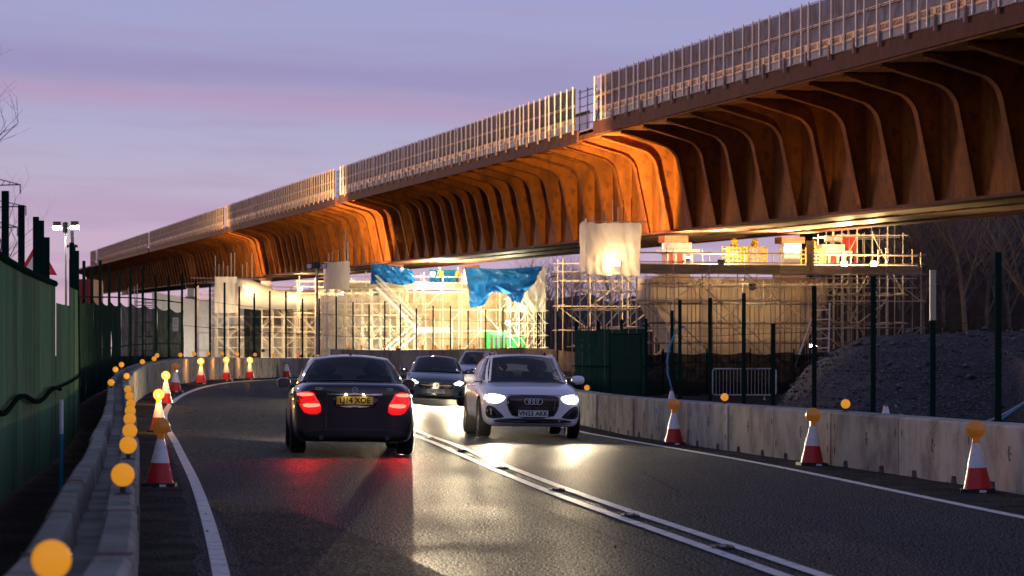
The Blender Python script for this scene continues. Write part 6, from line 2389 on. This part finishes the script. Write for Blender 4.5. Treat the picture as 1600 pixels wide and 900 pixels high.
# ---- dark hatchback behind it
hd = heading(0.035, -1)
xc, yc = -2.30, 80.2 + 2.2
hb_st = [(-2.15, 0.68, 0.38, 0.64, 0.84, 0.56, 0.97, 0.01, 0.05), (-2.05, 0.82, 0.24, 0.62, 0.90, 0.68, 1.02, 0.01, 0.05), (-1.35, 0.895, 0.20, 0.60, 0.91, 0.75, 1.02, 0.02, 0), (0.0, 0.895, 0.19, 0.60, 0.90, 0.765, 0.99, 0.02, 0),
         (0.95, 0.89, 0.19, 0.60, 0.87, 0.755, 0.955, 0.03, 0), (1.37, 0.885, 0.19, 0.60, 0.82, 0.71, 0.90, 0.05, 0), (1.85, 0.85, 0.18, 0.55, 0.73, 0.65, 0.80, 0.05, 0.05), (2.08, 0.77, 0.19, 0.48, 0.64, 0.60, 0.715, 0.03, 0.11), (2.1, 0.66, 0.27, 0.44, 0.57, 0.52, 0.65, 0.02, 0.11)]
c3 = Car('hatchback_car', 'dark slate hatchback with dazzling headlights behind the silver crossover', at(xc, yc, 0.004), hd, R(-2.5), hb_st, 'paint_slate', 1.37, -1.36, 0.325, 1.56)
c3.greenhouse([(0.69, 0.90, 0.975), (0.755, 0.60, 0.985), (0.765, -0.05, 0.995), (0.765, -0.17, 1.0), (0.755, -0.98, 1.01), (0.745, -1.25, 1.025), (0.69, -1.75, 1.04)],
              [(0.535, 0.10, 1.37), (0.56, 0.02, 1.375), (0.57, -0.15, 1.38), (0.57, -0.25, 1.38), (0.555, -0.95, 1.36), (0.54, -1.15, 1.345), (0.51, -1.45, 1.31)],
              0.055, (0.17, 0.14), (0.08, 0.06), [(0, 0.5), (2, 3), (4.75, 6.1)], front_glass='tinted_glass')
c3.cabin_floor(-1.6, 0.85)
c3.seats([-0.15, -1.0])
gr = c3.patch('grille', [(-0.46, 0.66), (0.46, 0.66), (0.52, 0.56), (0.44, 0.45), (-0.44, 0.45), (-0.52, 0.56)], 'front', 'gloss_black', proud=0.008)
c3.mirror_patch('grille_blade', [(0.10, 0.59), (0.47, 0.60), (0.47, 0.575), (0.10, 0.565)], 'front', 'chrome', proud=0.016, round_=0)
c3.star(0, 0.575, 'front', 0.085, 0.022)
c3.plate('VX69 PXD', 0, 0.41, 'front', 'plate_white', tsize=0.108, proud=0.022)
c3.headlight([(0.50, 0.66), (0.66, 0.715), (0.80, 0.72), (0.82, 0.66), (0.70, 0.60), (0.54, 0.60)], (0.67, 0.66), 0.062, 20000, down=-0.004)
c3.patch('lower_intake', [(-0.52, 0.33), (0.52, 0.33), (0.58, 0.24), (-0.58, 0.24)], 'front', 'gloss_black', proud=0.007)
c3.mirror_patch('side_intake', [(0.80, 0.47), (0.60, 0.44), (0.62, 0.30), (0.78, 0.31)], 'front', 'gloss_black', proud=0.007)
c3.mirrors(0.955, 0.58, 1.0, 1)
c3.doors([(0.80, 0.36, 0.95), (-0.11, 0.30, 0.95)])

# ---- white sport utility car last in the queue
hd = heading(-0.10, -1)
xc, yc = -1.42, 112.0 + 2.2
ki_st = [(-2.15, 0.68, 0.45, 0.70, 0.95, 0.58, 1.05, 0.01, 0.05), (-2.05, 0.84, 0.30, 0.70, 1.0, 0.70, 1.10, 0.01, 0.05), (-1.35, 0.915, 0.26, 0.68, 1.0, 0.77, 1.10, 0.02, 0), (0.0, 0.915, 0.25, 0.68, 0.99, 0.785, 1.08, 0.02, 0),
         (0.95, 0.91, 0.25, 0.68, 0.96, 0.775, 1.05, 0.03, 0), (1.34, 0.905, 0.26, 0.68, 0.93, 0.74, 1.01, 0.05, 0), (1.85, 0.87, 0.24, 0.62, 0.84, 0.69, 0.92, 0.05, 0.05), (2.08, 0.79, 0.25, 0.56, 0.76, 0.64, 0.85, 0.03, 0.10), (2.1, 0.68, 0.33, 0.52, 0.70, 0.56, 0.79, 0.02, 0.10)]
c4 = Car('sport_utility_car', 'white sport utility car partly hidden, last in the oncoming queue', at(xc, yc, 0.004), hd, R(-2.5), ki_st, 'paint_white', 1.34, -1.33, 0.35, 1.6)
c4.greenhouse([(0.70, 0.90, 1.06), (0.77, 0.60, 1.075), (0.785, -0.05, 1.085), (0.785, -0.17, 1.09), (0.775, -0.98, 1.10), (0.765, -1.25, 1.11), (0.71, -1.80, 1.13)],
              [(0.565, 0.12, 1.555), (0.60, 0.04, 1.56), (0.61, -0.15, 1.57), (0.61, -0.25, 1.57), (0.60, -0.95, 1.56), (0.585, -1.15, 1.55), (0.56, -1.60, 1.52)],
              0.05, (0.15, 0.12), (0.07, 0.05), [(0, 0.5), (2, 3), (4.75, 6.1)], front_glass='tinted_glass')
c4.cabin_floor(-1.7, 0.85)
c4.seats([-0.15], 1.08)
c4.patch('grille', [(-0.50, 0.78), (0.50, 0.78), (0.53, 0.72), (0.34, 0.68), (-0.34, 0.68), (-0.53, 0.72)], 'front', 'gloss_black', proud=0.008)
m = MB()
h, nv = c4.ray(0, 0.85, 'front')
m.ellipsoid((0, h.y + 0.01, 0.85), (0.085, 0.02, 0.045), 18, 8)
c4.part(m, 'oval_badge', 'gloss_black', None, 'all')
c4.plate('', 0, 0.56, 'front', 'plate_white', text=False)
c4.patch('lower_intake', [(-0.62, 0.48), (0.62, 0.48), (0.68, 0.32), (-0.68, 0.32)], 'front', 'black_plastic', proud=0.007)
c4.headlight([(0.54, 0.80), (0.70, 0.86), (0.84, 0.87), (0.85, 0.79), (0.70, 0.74), (0.56, 0.74)], (0.72, 0.80), 0.06, 8000, down=-0.01)
c4.mirrors(0.97, 0.58, 1.10, 1)
m = MB()
for s_ in (-1, 1):
    m.path([(0.60 * s_, 0.0, 1.585), (0.61 * s_, -0.5, 1.61), (0.60 * s_, -1.4, 1.57)], 0.016, 6)
c4.part(m, 'roof_rails', 'satin_silver')
# ------------------------------------------------------------------ far left: site lights, mast, sign, container, tree, pylon
def flood(p, dx, label_parent, lit=True):
    w = Matrix.Translation(p)
    hs_ = block('lamp_head', p, (0.46, 0.22, 0.26), 'lamp_body', label_parent)
    block('lens', Vector(p) + Vector((0, -0.08, -0.15)), (0.40, 0.16, 0.05), 'lamp_white', hs_)


t = thing('light_mast', 'site light mast with two lit floodlights beyond the left hoarding', 'light mast', at(-11.4, 72))
mx_, my_ = -11.6, 72.0
tube('mast', at(mx_, my_, 0), at(mx_, my_, 4.2), 0.026, 'lamp_pole', t, 8)
block('junction_box', at(mx_, my_, 4.05), (0.13, 0.13, 0.26), 'lamp_body', t)
tube('crossbar', at(mx_ - 0.25, my_, 4.08), at(mx_ + 0.25, my_, 4.08), 0.025, 'lamp_body', t)
for dx, zz in ((-0.22, 4.14), (0.24, 4.16)):
    hd_ = block('lamp_head', at(mx_ + dx, my_, zz), (0.19, 0.16, 0.12), 'lamp_body', t)
    block('lens', at(mx_ + dx, my_, zz - 0.10), (0.20, 0.18, 0.08), 'lamp_white', hd_)
    lamp('mast_beam', 'SPOT', at(mx_ + dx, my_ - 0.05, zz - 0.2), 60, (1.0, 0.92, 0.78), t, (0.1 * dx, -0.3, -1), 0.06, 140, 0.6)
t = thing('camera_mast', 'slim grey camera mast beside the far end of the viaduct', 'mast', at(-12.7, 80))
tube('pole', at(-12.7, 80, 0), at(-12.7, 80, 4.0), 0.05, 'lamp_pole', t, 8)
block('bracket', at(-12.7, 80, 3.72), (0.32, 0.06, 0.05), 'lamp_pole', t)
for dx in (-0.13, 0.13):
    block('camera', at(-12.7 + dx, 79.9, 3.72), (0.07, 0.2, 0.08), 'lamp_body', t)
block('dome', at(-12.7, 80, 4.08), (0.09, 0.09, 0.16), 'lamp_pole', t)
# triangular sign seen between the posts, above the hoarding
t = thing('warning_sign', 'red bordered triangular warning sign above the left hoarding', 'sign', at(-9.8, 58))
tri = lambda r_, z0: [(r_ * math.cos(R(a)), z0 + r_ * math.sin(R(a))) for a in (90, 210, 330)]
SX, SY, SZ = -9.93, 58.0, 3.0
MB().prism(tri(0.47, 0), 0.0, 0.02, lambda p, h: at(SX + p[0], SY + h, SZ + p[1])).build('red_border', 'sign_red', t)
MB().prism(tri(0.31, 0), -0.006, 0.0, lambda p, h: at(SX + p[0], SY + h, SZ + p[1])).build('white_field', 'sign_white', t)
tube('post', at(SX, SY + 0.05, 0), at(SX, SY + 0.05, SZ + 0.3), 0.038, 'lamp_pole', t, 8)
# red container
t = thing('red_container', 'red site container far beyond the left hoarding', 'container', at(-24, 150))
CX, CY = -23.3, 150.0
MB().box(at(CX, CY + 2, 3.85), (1.15, 4.0, 1.5)).build('body', 'red_container', t)
for i in range(5):
    MB().box(at(CX - 0.5 + i * 0.25, CY - 0.03, 3.85), (0.05, 0.06, 1.4)).build('rib', 'red_container', t)
MB().box(at(CX, CY + 2, 1.5), (1.3, 4.2, 3.0)).build('plinth', 'lamp_pole', t)
# street light with two floodlights before the middle pier
t = thing('twin_floodlight_column', 'grey lamp column with two unlit floodlights left of the middle pier', 'lamp column', at(-10.6, 150))
LX, LY = -10.55, 150.0
tube('column', at(LX, LY, 0), at(LX, LY, 2.6), 0.10, 'lamp_pole', t, 10)
tube('upper_column', at(LX, LY, 2.6), at(LX, LY, 5.4), 0.06, 'lamp_pole', t, 10)
block('head_box', at(LX, LY, 5.35), (0.34, 0.3, 0.34), 'lamp_body', t)
for dx in (-0.42, 0.38):
    hd_ = block('floodlight', at(LX + dx, LY, 5.32), (0.30, 0.3, 0.30), 'lamp_body', t)
    block('lens', at(LX + dx, LY - 0.16, 5.30), (0.24, 0.02, 0.22), 'sign_white', hd_)
# slim mast on the right of the middle pier
t = thing('slim_mast', 'slim pale mast right of the middle pier before the trees', 'mast', at(2.9, 190))
tube('pole', at(3.0, 190, 0), at(3.0, 190, 6.3), 0.055, 'lamp_pole', t, 8)
block('lantern', at(3.0, 189.9, 6.32), (0.5, 0.3, 0.08), 'lamp_body', t)
# triangular sign board on the wall behind the silver car
t = thing('folding_sign', 'dark triangular roadworks sign standing behind the silver car', 'sign', at(2.0, 133))
MB().prism([(-0.45, 0.75), (0.45, 0.75), (0.0, 1.62)], 0.0, 0.03, lambda p, h: Vector((1.55 + p[0], 132 + h, p[1]))).build('board', 'sign_back', t)
MB().prism([(-0.17, 0.90), (0.17, 0.90), (0.0, 1.18)], -0.01, 0.0, lambda p, h: Vector((1.55 + p[0], 132 + h, p[1]))).build('symbol', 'sign_red', t)
for dx in (-0.35, 0.35):
    tube('leg', Vector((1.55 + dx, 132.1, 0)), Vector((1.55 + dx * 0.8, 132.05, 0.8)), 0.02, 'lamp_body', t)

# ------------------------------------------------------------------ bare winter trees
def bare_tree(seed, height, spread, twigs=True, lean=0.0):
    g = random.Random(seed)
    trunk, crown = MB(), MB()

    def grow(p, d, L_, r, depth):
        seg = 3 if depth < 2 else 2
        q = p
        for k in range(seg):
            d = (d + Vector((g.uniform(-1, 1), g.uniform(-1, 1), g.uniform(-0.4, 0.6))) * 0.13).normalized()
            nq = q + d * (L_ / seg)
            r2 = r * 0.86
            (trunk if depth < 2 else crown).tube(q, nq, r, 6 if depth == 0 else (5 if depth < 2 else 3), r2, cap=False)
            if 0 < depth < 4 or (depth == 0 and k > 0):
                for _ in range(2 if depth else 3):
                    if g.random() < (0.8 if depth < 3 else 0.65):
                        a = g.uniform(0, 2 * math.pi)
                        side = Vector((math.cos(a), math.sin(a), g.uniform(0.1, 0.8)))
                        nd = (d * (0.9 - 0.1 * depth) + side * spread).normalized()
                        grow(nq, nd, L_ * g.uniform(0.48, 0.72), r2 * 0.55, depth + 1)
            q, r = nq, r2
        if depth == 0:
            for _ in range(3):
                a = g.uniform(0, 2 * math.pi)
                grow(q, (d + Vector((math.cos(a), math.sin(a), 0.4)) * 0.6).normalized(), L_ * 0.6, r * 0.7, 1)
    grow(Vector((0, 0, -0.1)), Vector((lean, 0, 1)).normalized(), height * 0.55, height * 0.014, 0)
    return trunk.mesh('trunk', 'bark', smooth='all'), crown.mesh('crown', 'twig')


protos = [bare_tree(s_, 12, 0.8) for s_ in (3, 8, 15, 27)]


def tree(x, y, k, sc_, rz, label, group, z=None):
    t_ = thing('bare_tree', label, 'tree', (x, y, gz(x, y) if z is None else z), rz, group)
    t_.matrix_basis = t_.matrix_basis @ Matrix.Scale(sc_, 4)
    WORLD[t_.name] = t_.matrix_basis.copy()
    tr, cr2 = protos[k]
    link_local(bpy.data.objects.new('trunk', tr), t_)
    link_local(bpy.data.objects.new('crown', cr2), t_)


g2 = random.Random(4)
sp = [(24.8, 165), (26.4, 162), (28.1, 166), (29.7, 160), (31.3, 164), (33.0, 161), (27.2, 174), (29.2, 178), (31.6, 176), (33.8, 172), (36.0, 168), (30.6, 186), (35.5, 182), (26.0, 183), (38.5, 165), (34.6, 157)]
sp.sort(key=lambda p: p[0] / p[1])
for i, (x, y) in enumerate(sp):
    tree(x, y, i % 4, g2.uniform(0.85, 1.15), g2.uniform(0, 6), '%s bare tree from the left in the dark wood at right' % ('First' if i == 0 else ORD[i].capitalize()), 'bare trees in the right wood')
sp = [(3.4, 300), (6.5, 320), (9.0, 300), (12.0, 310), (7.8, 340), (4.9, 345), (11.0, 350), (15, 330), (19, 320), (2.2, 330)]
sp.sort(key=lambda p: p[0] / p[1])
for i, (x, y) in enumerate(sp):
    tree(x, y, (i + 1) % 4, g2.uniform(0.85, 1.02), g2.uniform(0, 6), '%s bare tree from the left in the dark treeline behind the viaduct' % ('First' if i == 0 else ORD[i].capitalize()), 'bare trees behind the viaduct')
tree(-18.6, 92, 1, 0.80, 1.0, 'bare winter tree rising behind the left hoarding posts', 'bare trees at left')
tree(-19.2, 104, 2, 0.50, 4.0, 'smaller bare tree left of the light mast', 'bare trees at left')
tree(-21.4, 118, 0, 0.36, 2.0, 'thin bare tree behind the red bordered sign', 'bare trees at left')


def bank(name, lab, pts, h, depth, mat, seed):
    """Uneven thicket: a long low mass with a ragged top."""
    m = MB()
    g = random.Random(seed)
    for (x, y) in pts:
        for k in range(26):
            a, rr_ = g.uniform(0, 6.28), g.random() ** 0.5
            px, py = x + math.cos(a) * rr_ * depth, y + math.sin(a) * rr_ * depth
            hh = h * g.uniform(0.5, 1.05)
            b0 = Vector((px, py, 0))
            for q in range(9):
                d = Vector((g.uniform(-0.5, 0.5), g.uniform(-0.5, 0.5), 1)).normalized()
                e = b0 + d * hh * g.uniform(0.6, 1.0)
                m.tube(b0, e, 0.035, 3, 0.008, cap=False)
                for _ in range(3):
                    f0 = b0.lerp(e, g.uniform(0.3, 0.95))
                    m.tube(f0, f0 + Vector((g.uniform(-1, 1), g.uniform(-1, 1), g.uniform(0.1, 1))) * hh * 0.22, 0.014, 3, 0.004, cap=False)
    o = m.build(name, mat)
    return tag(o, lab, 'undergrowth', kind='stuff')


bank('undergrowth', 'tangled dark undergrowth below the bare trees at right', [(23 + i * 1.6, 168 + (i % 3) * 4) for i in range(12)], 4.2, 2.5, 'thicket', 3)
bank('far_scrub', 'low dark scrub below the treeline behind the viaduct', [(1 + i * 2.0, 290 + (i % 4) * 6) for i in range(14)], 4.0, 4.0, 'thicket', 5)
# wooded rise far behind the trees
hl = MB()
rows = []
for j, (dy, f) in enumerate(((0, 0.0), (4, 0.55), (14, 0.85), (30, 1.0), (60, 0.9), (100, 0.0))):
    rows.append([Vector((-10 + i * 3.0, 360 + dy + 4 * noise.noise((i * 0.3, j, 0)), -0.3 + f * (9.6 + 1.5 * smooth(10, 45, -10 + i * 3.0) + 1.6 * noise.noise((i * 0.8, j * 0.5, 7)) + 0.8 * noise.noise((i * 2.3, j, 2))))) for i in range(60)])
hl.grid(rows)
tag(hl.build('wooded_rise', 'thicket', smooth='all'), None, kind='structure')
rows = []
for j, (dy, f) in enumerate(((0, 0.0), (1.5, 0.7), (4, 1.0), (10, 1.0), (16, 0.0))):
    rows.append([Vector((21.5 + i * 1.6, 196 + dy + noise.noise((i * 0.4, j, 0)), f * (12.5 + 1.5 * noise.noise((i * 0.7, j * .5, 3)) + 0.7 * noise.noise((i * 2.1, j, 1))))) for i in range(40)])
tag(MB().grid(rows).build('wooded_bank', 'thicket', smooth='all'), None, kind='structure')

# ------------------------------------------------------------------ electricity pylon far left
t = thing('electricity_pylon', 'grey lattice electricity pylon at the far left behind the tree', 'pylon', (-112, 600, 0))
PX, PY = -112.5, 600.0


def half(z):
    return 3.6 - 2.9 * min(1, z / 30) if z < 30 else 0.7 - 0.45 * (z - 30) / 18


levels = [0, 7, 13, 18, 22.5, 26.5, 29, 32, 34.5, 37.5, 40, 43, 46]
for a, b in zip(levels, levels[1:]):
    ha, hb_ = half(a), half(b)
    for sx_, sy_ in ((-1, -1), (1, -1), (1, 1), (-1, 1)):
        tube('leg', (PX + sx_ * ha, PY + sy_ * ha, a), (PX + sx_ * hb_, PY + sy_ * hb_, b), 0.16, 'pylon_steel', t, 4)
    tube('lattice', (PX - ha, PY - ha, a), (PX + hb_, PY - hb_, b), 0.09, 'pylon_steel', t, 4)
    tube('lattice', (PX + ha, PY - ha, a), (PX - hb_, PY - hb_, b), 0.09, 'pylon_steel', t, 4)
for z, L_ in ((29, 5.4), (33.5, 7.2), (38.2, 6.0)):
    for s_ in (-1, 1):
        tube('cross_arm', (PX, PY, z), (PX + s_ * L_, PY, z + 0.2), 0.13, 'pylon_steel', t, 4)
        tube('arm_stay', (PX, PY, z + 1.7), (PX + s_ * L_, PY, z + 0.2), 0.11, 'pylon_steel', t, 4)
        for q in range(4):
            f = (q + 0.5) / 4.5
            tube('arm_lacing', (PX + s_ * L_ * f, PY, z + 0.1), (PX + s_ * L_ * (f + 0.1), PY, z + 1.7 * (1 - f) * 0.9), 0.07, 'pylon_steel', t, 4)
        tube('insulator', (PX + s_ * L_, PY, z + 0.2), (PX + s_ * L_, PY, z - 1.8), 0.14, 'pylon_steel', t, 5)
